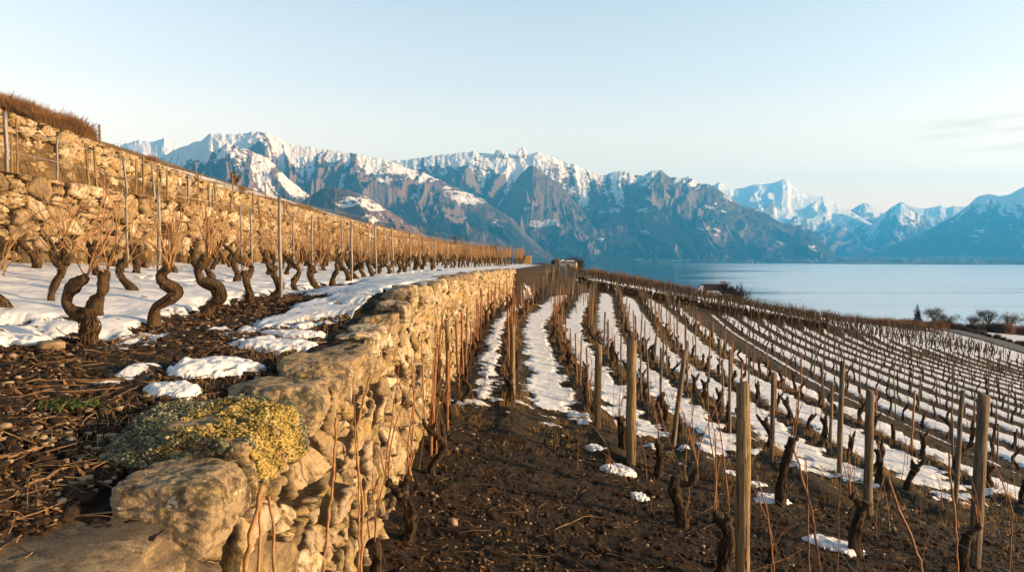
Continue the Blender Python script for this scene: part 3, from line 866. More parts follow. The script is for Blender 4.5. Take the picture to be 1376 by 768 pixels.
def ellip_rock(name, seed, loc, dims, rz, m, parent=None, n=10, cuts=9, rough=0.05, boxy=0.8, tilt=(0, 0)):
    V, Q, T = rock_arrays(seed, dims, n, cuts, rough, boxy)
    o = link(name, mesh_from(name, V, Q, T), parent, loc, rz)
    o.rotation_euler = (tilt[0], tilt[1], rz)
    o.data.materials.append(m)
    return o

pinnacles()

def retaining_wall():
    w = root('stone_wall', (0, 0, 0), 'long dry stone retaining wall with yellow lichen running from the lower left corner into the distance', 'stone wall')
    zt = lambda y: ztop(y) - 0.20
    zbf = lambda y: np.interp(y, [0, 40], [0, 0.0])
    xf = lambda y: xw(y) + 0.06
    wall_face('masonry', xf, zbf, zt, [(1.2, 5.0, 0.010, 230), (4.99, 10.0, 0.016, 150), (9.98, 20, 0.032, 90), (19.95, 42.5, 0.06, 56)], M_STONE, w, 5, cw=0.33, ch=0.20, depth=0.09, batter=0.03, rough=0.8)
    # end return of the wall, seen as a vertical edge in the distance
    mb = MB()
    # coping stones
    r = np.random.default_rng(77)
    y = 1.35
    k = 0
    big = [  # y centre, length, width, height, x centre offset, top offset
        (1.80, 2.55, 2.10, 0.42, -1.02, 0.10),
        (3.10, 0.42, 0.46, 0.24, -0.18, 0.03),
        (3.78, 1.05, 0.74, 0.34, -0.33, 0.05),
        (4.75, 0.84, 0.56, 0.30, -0.26, 0.0),
        (5.55, 0.78, 0.50, 0.30, -0.24, 0.02)]
    stones = []
    for i, (yc, L, W, Hh, xo, to) in enumerate(big):
        o = ellip_rock('coping_stone', 900 + i, (xw(yc) + xo + 0.10, yc, float(ztop(yc)) + to - Hh * 0.5), (W, L, Hh), r.uniform(-0.08, 0.08), M_ROCK_SHADED if i == 0 else M_ROCK, w, 64, 6, 0.085, 0.93, (r.uniform(-.03, .03), r.uniform(-.03, .05)))
        stones.append(o)
    stones[0]['label'] = 'broad coping slab, its weathered top coloured darker for grazing shade'
    stones[2]['label'] = 'coping stone under a cushion of yellow lichen'
    y = 5.95
    while y < 42:
        L = r.uniform(0.38, 0.85) * (1 if y < 20 else 1.3)
        W = r.uniform(0.40, 0.54); Hh = r.uniform(0.24, 0.36)
        yc = y + L / 2
        ellip_rock('coping_stone', 1000 + k, (float(xw(yc)) - W * 0.42 + 0.055 + r.uniform(-.03, .03), yc, float(ztop(yc)) - Hh * 0.5 + r.uniform(-0.05, 0.05)), (W, L * 1.04, Hh), r.uniform(-0.15, 0.15) - (0.11 if yc > 30 else 0), M_ROCK, w,
                   30 if y < 12 else 12, 12, 0.08, 0.84, (r.uniform(-.05, .05), r.uniform(-.06, .06)))
        y += L; k += 1
    # upright pale stone standing in the face near the top
    o = ellip_rock('pale_stone', 71, (xw(5.55) + 0.03, 5.62, 1.50), (0.12, 0.20, 0.34), 0.1, M_ROCK, w, 20, 6, 0.03, 0.8)
    o['label'] = 'pale upright stone at the top of the wall face'
    # lichen: many small lobes growing over the surface of the stone itself
    lr = np.random.default_rng(3)
    lob = rock_arrays(12, (1, 1, 1), 2, 4, 0.15, 0.95)
    st = stones[2]
    me = st.data
    V = np.zeros(len(me.vertices) * 3, np.float32); me.vertices.foreach_get('co', V); V = V.reshape(-1, 3).astype(float)
    Nn = np.zeros(len(me.vertices) * 3, np.float32); me.vertices.foreach_get('normal', Nn); Nn = Nn.reshape(-1, 3)
    cover = fbm2(V[:, 0] * 4.5, V[:, 1] * 3.2 + V[:, 2] * 3, 4, 8) + 0.45 * fbm2(V[:, 0] * 17, V[:, 1] * 17 + V[:, 2] * 14, 3, 28)
    facing = (Nn[:, 2] > -0.25) & (V[:, 2] > -0.13)
    yel = facing & (V[:, 0] > -0.06 + 0.16 * cover) & (cover > -0.30) & (np.abs(V[:, 1]) < 0.42)
    gre = facing & ~yel & (cover > -0.06) & (V[:, 0] > -0.36)
    for mt, msk, cnt, lab in ((M_LICHEN, yel, 17000, 'thick crust of yellow lichen'), (M_LICHEN_GREY, gre, 9000, 'grey green lichen crust beside the yellow one')):
        idx = np.nonzero(msk)[0]; mb = MB()
        pick = lr.choice(idx, cnt)
        lump = 0.5 + 0.5 * fbm2(V[:, 0] * 16, V[:, 1] * 16 + V[:, 2] * 16, 2, 18)
        for q in pick:
            sz = min(0.020, lr.gamma(2.2, 0.0030) + 0.004) * (0.55 + 0.9 * lump[q])
            p = V[q] + lr.normal(0, 0.006, 3) + Nn[q] * (0.009 * lump[q] - 0.001)
            mb.inst(lob, p, lr.uniform(0, 6), sz, sz * lr.uniform(0.35, 0.75), c=float(np.clip(lump[q] * 0.7 + lr.normal(0.12, 0.16), 0, 1)))
        link('lichen', mb.data('lichen', mt), st)['label'] = lab
    return w
WALL = retaining_wall()

def upper_walls():
    w = root('upper_stone_wall', (0, 0, 0), 'golden dry stone wall of rounded boulders behind the terrace vines', 'stone wall')
    wall_face('masonry', lambda y: UP_X + shift(y) + 0.05, lambda y: zb(y), lambda y: z_upbase(y) + 0.03, [(7.5, 20.0, 0.028, 74), (19.97, 40, 0.06, 40), (39.95, 85, 0.15, 20)], M_STONE_UP, w, 40, cw=0.42, ch=0.27, depth=0.15, batter=0.10, rough=1.6)
    w2 = root('top_stone_wall', (0, 0, 0), 'second tier dry stone wall above the first on the left hillside', 'stone wall')
    wall_face('masonry', lambda y: -9.05 + shift(y), lambda y: z_upbase(y), lambda y: z_uptop(y) + 0.03, [(9.5, 24.0, 0.045, 56), (23.96, 84, 0.12, 26)], M_STONE_UP, w2, 60, cw=0.40, ch=0.24, depth=0.15, batter=0.12, rough=1.6)
    bk = root('far_bank_wall', (0, 0, 0), 'low dark dry stone bank wall crossing the slope below the far field', 'stone wall')
    mb = MB()
    xs = np.linspace(4.5, 26, 120)
    rr = np.random.default_rng(9)
    lob = [rock_arrays(30 + i, (1, 1, 1), 4, 6, 0.08, 0.85) for i in range(4)]
    for x in np.arange(5.5, 25, 0.30):
        for kz in range(3):
            y = 64.4 - 0.10 * (x - xw(64.4) - 10) + rr.uniform(-.1, .1)
            mb.inst(lob[rr.integers(4)], (x + rr.uniform(-.1, .1), y, float(z_lower(x, y - 1.6)) + 0.15 + kz * 0.27), rr.uniform(0, 6), rr.uniform(0.34, 0.5), 0.34)
    mb.build('masonry', M_BARK, bk)
upper_walls()

# ------------------------------------------------------------------ vines
def curve_pts(p0, d0, L, n, bend, r, wig=0.02):
    """gently bending shoot"""
    P = [np.array(p0, float)]; d = np.array(d0, float); d /= np.linalg.norm(d)
    b = np.array(bend, float)
    for i in range(n - 1):
        d = d + b / (n - 1) + r.normal(0, wig, 3); d /= np.linalg.norm(d)
        P.append(P[-1] + d * L / (n - 1))
    return np.array(P)

def bark_strips(mb, P, rad, r, count=26):
    """shaggy strands of old bark and a few knots along a trunk"""
    m = len(P); D = np.gradient(P, axis=0); D /= np.linalg.norm(D, axis=1, keepdims=True)
    A = np.cross(D, (0.3, 0.95, 0.05)); A /= np.linalg.norm(A, axis=1, keepdims=True); B = np.cross(D, A)
    R0 = float(np.mean(rad))
    for _ in range(count):
        L = int(r.integers(max(4, m // 5), max(6, m // 2))); i0 = int(r.integers(0, max(1, m - L)))
        th = r.uniform(0, 6.28) + np.cumsum(r.normal(0, 0.06, L)); idx = np.arange(i0, i0 + L)
        lift = 1.0 + 0.06 * np.sin(np.linspace(0, 3.1, L)) + r.uniform(-0.04, 0.08)
        q = P[idx] + (A[idx] * np.cos(th)[:, None] + B[idx] * np.sin(th)[:, None]) * (rad[idx] * lift)[:, None]
        mb.tube(q, R0 * r.uniform(0.07, 0.17) * np.sin(np.linspace(0.35, 2.8, L)), 4, 0.3, int(r.integers(99)), cap=False)
    for _ in range(5):
        i = int(r.integers(m // 5, m)); th = r.uniform(0, 6.28); d = A[i] * math.cos(th) + B[i] * math.sin(th)
        q = P[i] + d[None, :] * rad[i] * np.linspace(0.5, r.uniform(1.1, 1.45), 4)[:, None]
        mb.tube(q, R0 * np.array([0.62, 0.58, 0.5, 0.34]) * r.uniform(0.6, 1.0), 8, 0.35, int(r.integers(99)))

def gnarled(seed, h=0.5, r0=0.065, n=14, segs=30, arms=2, s_amp=0.09, path=None, bump=0.50):
    """twisted old trunk with knobbly head and short arms; returns mesh builder and the points shoots grow from"""
    r = np.random.default_rng(seed)
    mb = MB()
    t = np.linspace(0, 1, segs)
    if path is None:
        ph = r.uniform(0, 6.28); fr = r.uniform(0.8, 1.35); ang = r.uniform(0, 6.28); lean = r.uniform(-0.14, 0.14, 2)
        sx = s_amp * np.sin(t * 2 * math.pi * fr + ph) * (0.25 + t); sx -= sx[0]
        sy = 0.6 * s_amp * np.sin(t * 2 * math.pi * fr * 0.8 + ph + 1.3) * (0.2 + t); sy -= sy[0]
        P = np.stack([sx * math.cos(ang) - sy * math.sin(ang) + lean[0] * t, sx * math.sin(ang) + sy * math.cos(ang) + lean[1] * t, -0.08 + (h + 0.08) * t], -1)
    else:
        q = np.array(path, float); k = np.linspace(0, 1, len(q))
        tk = t
        P = np.stack([np.interp(tk, k, q[:, i]) for i in range(3)], -1)
        for _ in range(2):
            P[1:-1] = (P[:-2] + 2 * P[1:-1] + P[2:]) / 4
    rad = r0 * (1.12 - 0.35 * t + 0.25 * np.exp(-(t / 0.10) ** 2) + 0.30 * np.exp(-((t - 1) / 0.10) ** 2) + 0.16 * np.sin(t * r.uniform(9, 16) + r.uniform(0, 6)))
    mb.tube(P, rad, n, bump, seed)
    if n >= 12: bark_strips(mb, P, rad, r)
    tips = []
    top = P[-1]
    for a in range(arms):
        an = r.uniform(0, 6.28) if a == 0 else an + math.pi + r.uniform(-.7, .7)
        L = r.uniform(0.08, 0.20) * h / 0.5
        q = curve_pts(top - (0, 0, r0 * 0.6), (math.cos(an) * 0.9, math.sin(an) * 0.9, 0.45), L, 7, (0, 0, 1.4), r, 0.10)
        mb.tube(q, r0 * np.linspace(0.72, 0.42, 7) * (1 + 0.2 * np.sin(np.arange(7) * 2.1)), max(5, n - 3), bump, seed + a + 1)
        tips.append(q[-1])
    tips.append(top + (0, 0, r0 * 0.4))
    return mb, tips

def shoots(seed, tips, count, lmin, lmax, r0=0.0055, n=5, pts=9, arch=0.5, up=0.9, kink=0.05):
    r = np.random.default_rng(seed + 500)
    mb = MB()
    for i in range(count):
        p = tips[i % len(tips)] + r.normal(0, 0.012, 3)
        a = r.uniform(0, 6.28)
        L = r.uniform(lmin, lmax)
        q = curve_pts(p, (math.cos(a) * (1 - up) * 1.6, math.sin(a) * (1 - up) * 1.6, up), L, pts, (r.normal(0, arch), r.normal(0, arch), -abs(r.normal(0, arch * 0.4))), r, kink)
        rad = r0 * np.linspace(1.15, 0.5, pts) * (1 + 0.12 * np.cos(np.arange(pts) * math.pi))
        mb.tube(q, rad, n, 0, i)
    return mb

# meshes of the vine kinds, shared by the copies
T_TRUNK, T_CANES, L_TRUNK, L_CANES = [], [], [], []
for i in range(10):
    mb, tips = gnarled(40 + i, h=random.uniform(0.34, 0.50), r0=random.uniform(0.038, 0.054), arms=2 + i % 2, s_amp=(0.03, 0.10, 0.06, 0.08, 0.045)[i % 5])
    T_TRUNK.append(mb.data('trunk', M_BARK))
    T_CANES.append(shoots(40 + i, tips, random.randint(4, 8), 0.5, 1.25, 0.0048, arch=0.95, up=0.78, kink=0.08).data('canes', M_CANE))
    mb, tips = gnarled(140 + i, h=random.uniform(0.38, 0.60), r0=random.uniform(0.036, 0.054), arms=2, s_amp=(0.03, 0.07, 0.05)[i % 3])
    L_TRUNK.append(mb.data('trunk', M_BARK_DARK))
    L_CANES.append(shoots(140 + i, tips, random.randint(2, 4), 0.25, 0.7, 0.0045, arch=0.45).data('canes', M_CANE_RED))
# coarse versions for distant plants
FAR_T, FAR_TC, FAR_L, FAR_LC = [], [], [], []
for i in range(8):
    mb, tips = gnarled(240 + i, h=0.44, r0=0.050, n=6, segs=9, arms=2, s_amp=0.06)
    FAR_T.append(mb.arrays()); FAR_TC.append(shoots(240 + i, tips, 14, 0.5, 1.05, 0.0065, n=3, pts=5, arch=0.7).arrays())
    mb, tips = gnarled(340 + i, h=0.5, r0=0.042, n=5, segs=8, arms=2, s_amp=0.045)
    FAR_L.append(mb.arrays()); FAR_LC.append(shoots(340 + i, tips, 3, 0.3, 0.6, 0.006, n=3, pts=4).arrays())

def vine(x, y, z, trunk, canes, label, group, rz=0.0, s=1.0, name='vine_stock'):
    o = root(name, (x, y, z), label, 'vine', group, rz)
    o.scale = (s, s, s)
    link('trunk', trunk, o)
    if canes is not None: link('canes', canes, o)
    return o

vr = np.random.default_rng(21)
n_vine = 0
# the three old vines nearest the camera on the terrace have their own shapes
def special_vine(px, y, path_px, arms, r0, label, seed, canes, reach=1.0, bark=None, mat_c=None, x=None):
    x = at(px, y) if x is None else x
    z = ground(x, y) - 0.02
    k = y / F_PX
    rr = np.random.default_rng(seed)
    path = [((a) * k, rr.uniform(-.03, .03), b * k - (0.06 if i == 0 else 0)) for i, (a, b) in enumerate(path_px)]
    mb, tips = gnarled(seed, r0=r0, n=18, segs=44, arms=0, path=path, bump=0.40)
    tips = []
    for ar in arms:
        q = np.array([((a) * k, rr.uniform(-.04, .04), b * k) for a, b in ar])
        t = np.linspace(0, 1, 22); kk = np.linspace(0, 1, len(q))
        Q = np.stack([np.interp(t, kk, q[:, i]) for i in range(3)], -1)
        for _ in range(3): Q[1:-1] = (Q[:-2] + 2 * Q[1:-1] + Q[2:]) / 4
        mb.tube(Q, r0 * (0.82 - 0.25 * t + 0.16 * np.sin(t * 9 + seed)), 14, 0.42, seed + len(tips))
        tips.append(Q[-1])
    if not tips: tips = [np.array(path[-1])]
    o = root('vine_stock', (x, y, z), label, 'vine')
    link('trunk', mb.data('trunk', bark or M_BARK), o)
    cn, lmin, lmax, arch, up = canes
    if cn:
        link('canes', shoots(seed, tips, cn, lmin, lmax, 0.0062, 6, 14, arch, up).data('canes', mat_c or M_CANE), o)
    return o

special_vine(118, 6.06, [(0, 0), (1, 18), (3, 38), (2, 52)],
             [[(0, 44), (-16, 46), (-32, 58), (-30, 76), (-14, 88), (0, 96)], [(3, 48), (10, 66), (22, 76), (20, 92), (24, 104)]], 0.066,
             'thickest old vine stock with a forked Y shaped trunk, nearest on the left terrace', 1201, (9, 0.5, 1.1, 0.8, 0.72))
special_vine(210, 7.23, [(0, 0), (-4, 18), (2, 32), (20, 42), (28, 52), (12, 62), (6, 72), (18, 84)], [], 0.050,
             'S shaped mossy vine stock bending right then back, second along the terrace edge', 1202, (9, 0.5, 1.0, 0.6, 0.85))
special_vine(276, 8.43, [(0, 0), (6, 14), (20, 26), (14, 40), (-6, 48), (-10, 64), (2, 80)], [], 0.060,
             'thick kinked vine stock with a swollen knee, third along the terrace edge', 1203, (10, 0.5, 1.0, 0.5, 0.9))
special_vine(66, 7.7, [(0, 0), (4, 22), (12, 44), (20, 58)], [[(20, 56), (30, 70)], [(18, 52), (10, 72)]], 0.032,
             'slim straight young vine with bare crossing canes left of the forked stock', 1204, (8, 0.6, 1.3, 0.9, 0.62))
n_vine += 4
ROW_X = [-3.2, -4.35, -5.5, -6.4]
ORD = ['first', 'second', 'third', 'fourth']
far_mb_t, far_mb_c = MB(), MB()
for ri, rx in enumerate(ROW_X):
    y = [9.7, 6.9, 7.6, 8.4][ri]
    while y < 82:
        x = rx + float(shift(y)) + vr.normal(0, 0.06)
        z = ground(x, y) - 0.02
        if ri == 1 and abs(y - 7.7) < 0.5: y += 1.1; continue
        if y < (27 if ri < 2 else 22) or y < 36 and ri == 0:
            i = int(vr.integers(10))
            lab = ['gnarled vine stock with golden canes in the terrace row nearest the wall path',
                   'gnarled vine stock standing in snow in the second terrace row from the path',
                   'vine stock in snow in the third terrace row from the path',
                   'vine stock close under the golden upper stone wall'][ri]
            vine(x, y, z, T_TRUNK[i], T_CANES[(i + int(vr.integers(3))) % 10], lab, 'vines on the upper terrace, row %s' % ORD[ri], vr.uniform(0, 6.28), vr.uniform(0.88, 1.15))
            n_vine += 1
        else:
            i = int(vr.integers(8)); rz = vr.uniform(0, 6.28); s = vr.uniform(0.85, 1.1)
            far_mb_t.inst(FAR_T[i], (x, y, z), rz, s); far_mb_c.inst(FAR_TC[i], (x, y, z), rz, s)
        y += vr.uniform(0.95, 1.2)

# lower vineyard: nearest stocks at the headland by hand
NEAR_L = [  # px, depth, trunk path, arms, radius, label, canes
    (372 + 168, 6.75, [(0, 0), (12, 22), (8, 48), (-4, 70)], [[(-4, 66), (-22, 84)], [(-2, 68), (8, 92)]], 0.050, 'dark bent vine stock at the foot of the stone wall', (5, 0.5, 1.0, 0.3, 0.95)),
    (887, 10.6, [(0, 0), (2, 22), (-1, 48)], [], 0.050, 'stubby upright vine stock right of the tall split post', (2, 0.5, 0.8, 0.3, 0.95)),
    (922, 8.6, [(0, 0), (-4, 28), (-14, 50), (-10, 70)], [[(-10, 60), (8, 62), (16, 80)]], 0.060, 'crooked dark vine stock with two arms left of the thick near post', (4, 0.6, 1.1, 0.3, 0.95)),
    (978, 7.2, [(0, 0), (-3, 30), (6, 62), (-2, 88)], [[(-2, 80), (-14, 98)]], 0.060, 'black vine stock half hidden behind the thick near post', (3, 0.5, 0.9, 0.3, 0.95)),
    (1052, 10.2, [(0, 0), (3, 30), (8, 62), (16, 96)], [], 0.055, 'long leaning dark vine stock right of the thick near post', (3, 0.5, 1.0, 0.3, 0.95)),
    (1160, 8.7, [(0, 0), (-6, 26), (2, 60), (8, 78)], [[(6, 70), (-12, 86)]], 0.060, 'black vine stock standing in dark soil below the grey post', (3, 0.4, 0.8, 0.4, 0.9)),
    (1308, 8.6, [(0, 0), (-8, 30), (2, 62)], [[(2, 56), (18, 74)]], 0.060, 'dark vine stock in the lower right corner beside the grey round post', (3, 0.5, 0.9, 0.5, 0.9)),
    (1186, 12.6, [(0, 0), (3, 24), (-2, 50)], [], 0.05, 'dark vine stock behind the grey post at the snow edge', (2, 0.3, 0.6, 0.4, 0.9)),
    (850 - 12, 11.6, [(0, 0), (0, 30), (-4, 52)], [], 0.06, 'thick dark vine stock hugging the tall split post', (3, 0.3, 0.7, 0.4, 0.9)),
    (1040, 8.0, [(0, 0), (4, 18)], [], 0.045, 'low cut vine stump between the near posts', (3, 0.6, 1.0, 0.5, 0.85)),
    (500, 5.9, [(0, 0), (6, 30), (-2, 56)], [], 0.045, 'dark vine stump tight against the wall at the bottom edge', (3, 0.4, 0.9, 0.25, 0.95)),
    (590, 9.9, [(0, 0), (-8, 40), (-4, 84), (-2, 120)], [], 0.052, 'tall pale vine trunk climbing the stone wall', (7, 0.5, 1.0, 0.25, 0.97)),
]
for k, (px, y, path, arms, r0, lab, cn) in enumerate(NEAR_L):
    special_vine(px, y, path, arms, r0, lab, 1300 + k, cn, bark=M_BARK if 'pale' in lab else M_BARK_DARK, mat_c=M_CANE_RED)
    n_vine += 1

low_t, low_c = MB(), MB()
cand = []
for ri, rx in enumerate(ROWS_A):
    y = 13.2 + (ri % 2) * 0.4 - (1.0 if rx > 6 else 0)
    while y < 60:
        cand.append((y, rx + float(shift(y)) + vr.normal(0, 0.05), ri)); y += vr.uniform(0.95, 1.25)
y = 8.8
while y < 38:
    cand.append((y, float(xw(y)) + 0.32 + vr.normal(0, 0.04), -1)); y += vr.uniform(1.2, 1.7)
def rowb_x(k, y):
    U = 12.2 + SP_B * k
    kk = 0.42 * np.clip((U - 12) / 22, 0, 1)
    return U + kk * (58 - np.clip(y, 0, 58)) * 0.55 + float(shift(y))
for k in range(34):
    y = 12.5
    while y < 74:
        x = rowb_x(k, y)
        if x < 0.80 * y + 2 and x < road_x(y) - 5:
            cand.append((y, float(x) + vr.normal(0, 0.05), 100 + k))
        y += vr.uniform(1.0, 1.3)
# open fields between the bank and the brow
for y in np.arange(67, 118, 1.35):
    for x in np.arange(float(xw(y)) + 7, min(0.72 * y, float(road_x(y)) - 5), 1.7):
        if vr.random() < 0.75: cand.append((y + vr.uniform(-.5, .5), x + vr.normal(0, 0.12), 200))
cand.sort(key=lambda c: c[0] * c[0] * (1.0 + 0.0) + 0 * c[1])
n_low = 0
LOWLAB = ['small dark vine stock in the snowy row nearest the stone wall', 'small dark vine stock in the second snowy row from the wall', 'small dark vine stock in the third snowy row from the wall',
          'small dark vine stock in the fourth snowy row from the wall', 'small dark vine stock in the fifth snowy row from the wall', 'small dark vine stock in the last snowy row before the grassy path']
for y, x, ri in cand:
    z = ground(x, y) - 0.03
    if ri < 100 and n_vine < 292 or ri < 200 and n_vine < 292 and y < 24:
        i = int(vr.integers(10))
        if ri == -1: lab, grp = 'vine stock growing along the foot of the stone wall', 'vines at the wall foot'
        elif ri < 100: lab, grp = LOWLAB[ri], 'vines in snowy row %s' % ['one', 'two', 'three', 'four', 'five', 'six'][ri]
        else: lab, grp = 'small dark vine stock in the lower block beyond the grassy path', 'vines of the lower block'
        vine(x, y, z, L_TRUNK[i], L_CANES[(i + int(vr.integers(3))) % 10], lab, grp, vr.uniform(0, 6.28), vr.uniform(0.85, 1.15))
        n_vine += 1
    else:
        i = int(vr.integers(8)); rz = vr.uniform(0, 6.28); s = vr.uniform(0.8, 1.15) * (1.0 if y < 60 else 1.15)
        low_t.inst(FAR_L[i], (x, y, z), rz, s); low_c.inst(FAR_LC[i], (x, y, z), rz, s)
# brow of the slope: dense unpruned vines standing dark against the lake
brow_mb = MB()
for _ in range(1900):
    y = vr.uniform(112, 158); x = vr.uniform(float(xw(y)) + 8, 0.60 * y)
    if x > road_x(y) - 3: continue
    i = int(vr.integers(8)); s = vr.uniform(0.6, 1.35)
    brow_mb.inst(FAR_TC[i], (x, y, ground(x, y) - 0.45), vr.uniform(0, 6.28), s, s * vr.uniform(0.8, 1.2))
    if vr.random() < 0.6: low_t.inst(FAR_L[i], (x, y, ground(x, y) - 0.03), 0, 1.2)
tag(far_mb_t.build('distant_vine_stocks', M_BARK), 'crowd of small distant vine stocks at the far end of the terrace', 'vines', kind='stuff')
tag(far_mb_c.build('distant_golden_canes', M_CANE), 'haze of golden canes along the far terrace rows', 'vine canes', kind='stuff')
tag(low_t.build('distant_dark_vine_stocks', M_BARK_DARK), 'thousands of tiny dark vine stocks in the lower snowy fields', 'vines', kind='stuff')
tag(low_c.build('distant_dark_canes', M_BARK_DARK), 'thin dark canes over the lower snowy fields', 'vine canes', kind='stuff')
tag(brow_mb.build('brow_vine_thicket', M_BUSH), 'brown thicket of unpruned vines along the brow above the lake', 'vines', kind='stuff')

# ------------------------------------------------------------------ posts and stakes
def post_mesh(h, r, n=12, seed=0, m=None, split=False, cap=True):
    mb = MB(); rr = np.random.default_rng(seed)
    k = 9
    zz = np.linspace(-0.15, h, k)
    P = np.stack([rr.normal(0, 0.004, k).cumsum(), rr.normal(0, 0.004, k).cumsum(), zz], -1)
    rad = r * (1.06 - 0.10 * np.linspace(0, 1, k) + 0.04 * np.sin(zz * 5 + seed))
    mb.tube(P, rad, n, 0.16 if n > 6 else 0.0, seed)
    if n > 7:                                                 # saw cut at a slant
        V = mb.v[-1]; top = np.concatenate([np.arange((k - 1) * n, k * n), [k * n + 1]])
        V[top, 2] += V[top, 0] * rr.uniform(-0.35, 0.35) + V[top, 1] * rr.uniform(-0.25, 0.25)
    return mb.data('post', m)

def post(name, px, ytop, ybase, width_px, y, label, cat, m, lean=(0, 0), group=None, zg=None, n=14, wire=False):
    x = at(px, y)
    z0 = ground(x, y) if zg is None else zg
    h = max(0.3, zat(ytop, y) - z0)
    r = max(0.006, width_px / F_PX * y * 0.39)
    me = post_mesh(h, r, n, int(px * 7 + ytop), m)
    o = link(name, me, None, (x, y, z0))
    o.rotation_euler = (lean[0], lean[1], 0)
    return tag(o, label, cat, group)

WD = 'wooden post'
post('wooden_post', 1003, 515, 768, 25, 6.75, 'thick round wooden post in front, tallest and nearest in the lower vineyard', WD, M_WOOD, (0.0, -0.01), n=20)
post('wooden_post', 850, 458, 600, 17, 11.0, 'tall split wooden post with a vine stock hugging it, left of the thick near post', WD, M_WOOD)
post('wooden_post', 804, 463, 565, 12, 12.6, 'slim wooden post at the lower end of the second snow strip', WD, M_WOOD)
post('wooden_post', 1172, 525, 652, 15, 10.6, 'grey wooden post at the edge of the lowest snow strip', WD, M_WOOD_GREY)
post('wooden_post', 1318, 530, 715, 20, 9.1, 'dark grey round post near the right edge, leaning slightly', WD, M_WOOD_GREY, (0, 0.03))
post('wooden_post', 1133, 486, 600, 9, 12.8, 'thin pale stake standing between two snow strips left of the grey post', WD, M_WOOD_GREY)
post('wooden_post', 1291, 525, 618, 8, 12.2, 'thin stake behind the dark grey round post, leaning right', WD, M_WOOD_GREY, (0, 0.06))
post('wooden_post', 906, 470, 572, 9, 12.4, 'thin grey stake leaning right between snow strips behind the tall split post', WD, M_WOOD_GREY, (0, 0.11))
post('wooden_post', 1040, 500, 590, 8, 12.6, 'thin brown stake right behind the thick near post', WD, M_WOOD_GREY)
post('wooden_post', 600, 430, 526, 8, 13.4, 'pale slim post standing at the foot of the stone wall', WD, M_WOOD)
post('wooden_post', 689, 436, 530, 9, 14.2, 'reddish brown post at the near end of the row beside the wall', WD, M_WOOD)
post('wooden_post', 983, 470, 545, 5, 14.5, 'very thin dark stake among the snow strips above the thick near post', WD, M_WOOD_GREY)

# stakes along the rows of the lower vineyard (copies of a few stakes)
STK = [post_mesh(h, r, 7, 60 + i, M_WOOD_GREY) for i, (h, r) in enumerate([(1.15, 0.020), (1.35, 0.024), (0.95, 0.018), (1.25, 0.030), (1.05, 0.022)])]
STK_R = [post_mesh(h, r, 7, 80 + i, M_CANE_RED) for i, (h, r) in enumerate([(1.1, 0.018), (1.3, 0.022), (0.9, 0.018)])]
n_stk = 12
stk_far = MB()
STK_ARR = []
for i in range(3):
    mb = MB(); mb.tube([(0, 0, -.1), (0.0, 0, 0.6), (0.02, 0, 1.25)], 0.022, 4); STK_ARR.append(mb.arrays())
STLAB = ['thin stake in the snowy row nearest the stone wall', 'thin stake in the second snowy row from the wall', 'thin stake in the third snowy row from the wall',
         'thin stake in the fourth snowy row from the wall', 'thin stake in the fifth snowy row from the wall', 'thin stake in the last snowy row before the grassy path']
stc = []
for ri, rx in enumerate(ROWS_A):
    y = 14.6 + vr.uniform(0, 1)
    while y < 62:
        stc.append((y, rx + float(shift(y)) + vr.normal(0, 0.07), ri)); y += vr.uniform(0.9, 2.0) * (0.7 if y > 26 else 1.0)
y = 9.5
while y < 40:
    stc.append((y, float(xw(y)) + 0.30 + vr.normal(0, 0.05), -1)); y += vr.uniform(0.8, 1.6)
for k in range(34):
    y = 13 + vr.uniform(0, 2)
    while y < 72:
        x = rowb_x(k, y)
        if x < 0.80 * y + 2 and x < road_x(y) - 5: stc.append((y, float(x), 100))
        y += vr.uniform(1.7, 4.2)
for y in np.arange(38, 60, 0.8):
    x = float(xw(y)) + vr.uniform(0.5, 4.0); stc.append((y, x, 200))
stc.sort(key=lambda c: c[0])
for y, x, ri in stc:
    z = ground(x, y)
    if n_stk < 235:
        red = (ri in (-1, 0, 1) or ri < 100 and vr.random() < 0.45)
        me = (STK_R if red else STK)[int(vr.integers(3 if red else 5))]
        lab, grp = (('slender stake at the foot of the stone wall', 'stakes at the wall foot') if ri == -1 else
                    ('thin stake in the lower block beyond the grassy path', 'stakes of the lower block') if ri == 100 else
                    ('thin stake on the brown bank beyond the end of the wall', 'stakes on the far bank') if ri == 200 else
                    (STLAB[ri], 'stakes of snowy row %s' % ['one', 'two', 'three', 'four', 'five', 'six'][ri]))
        o = link('vine_stake', me, None, (x, y, z), vr.uniform(0, 6.28))
        o.rotation_euler = (vr.normal(0, 0.035), vr.normal(0, 0.035), vr.uniform(0, 6.28))
        tag(o, lab, 'stake', grp); n_stk += 1
    else:
        stk_far.inst(STK_ARR[int(vr.integers(3))], (x, y, z), vr.uniform(0, 6.28), 1.0, vr.uniform(0.75, 1.1))

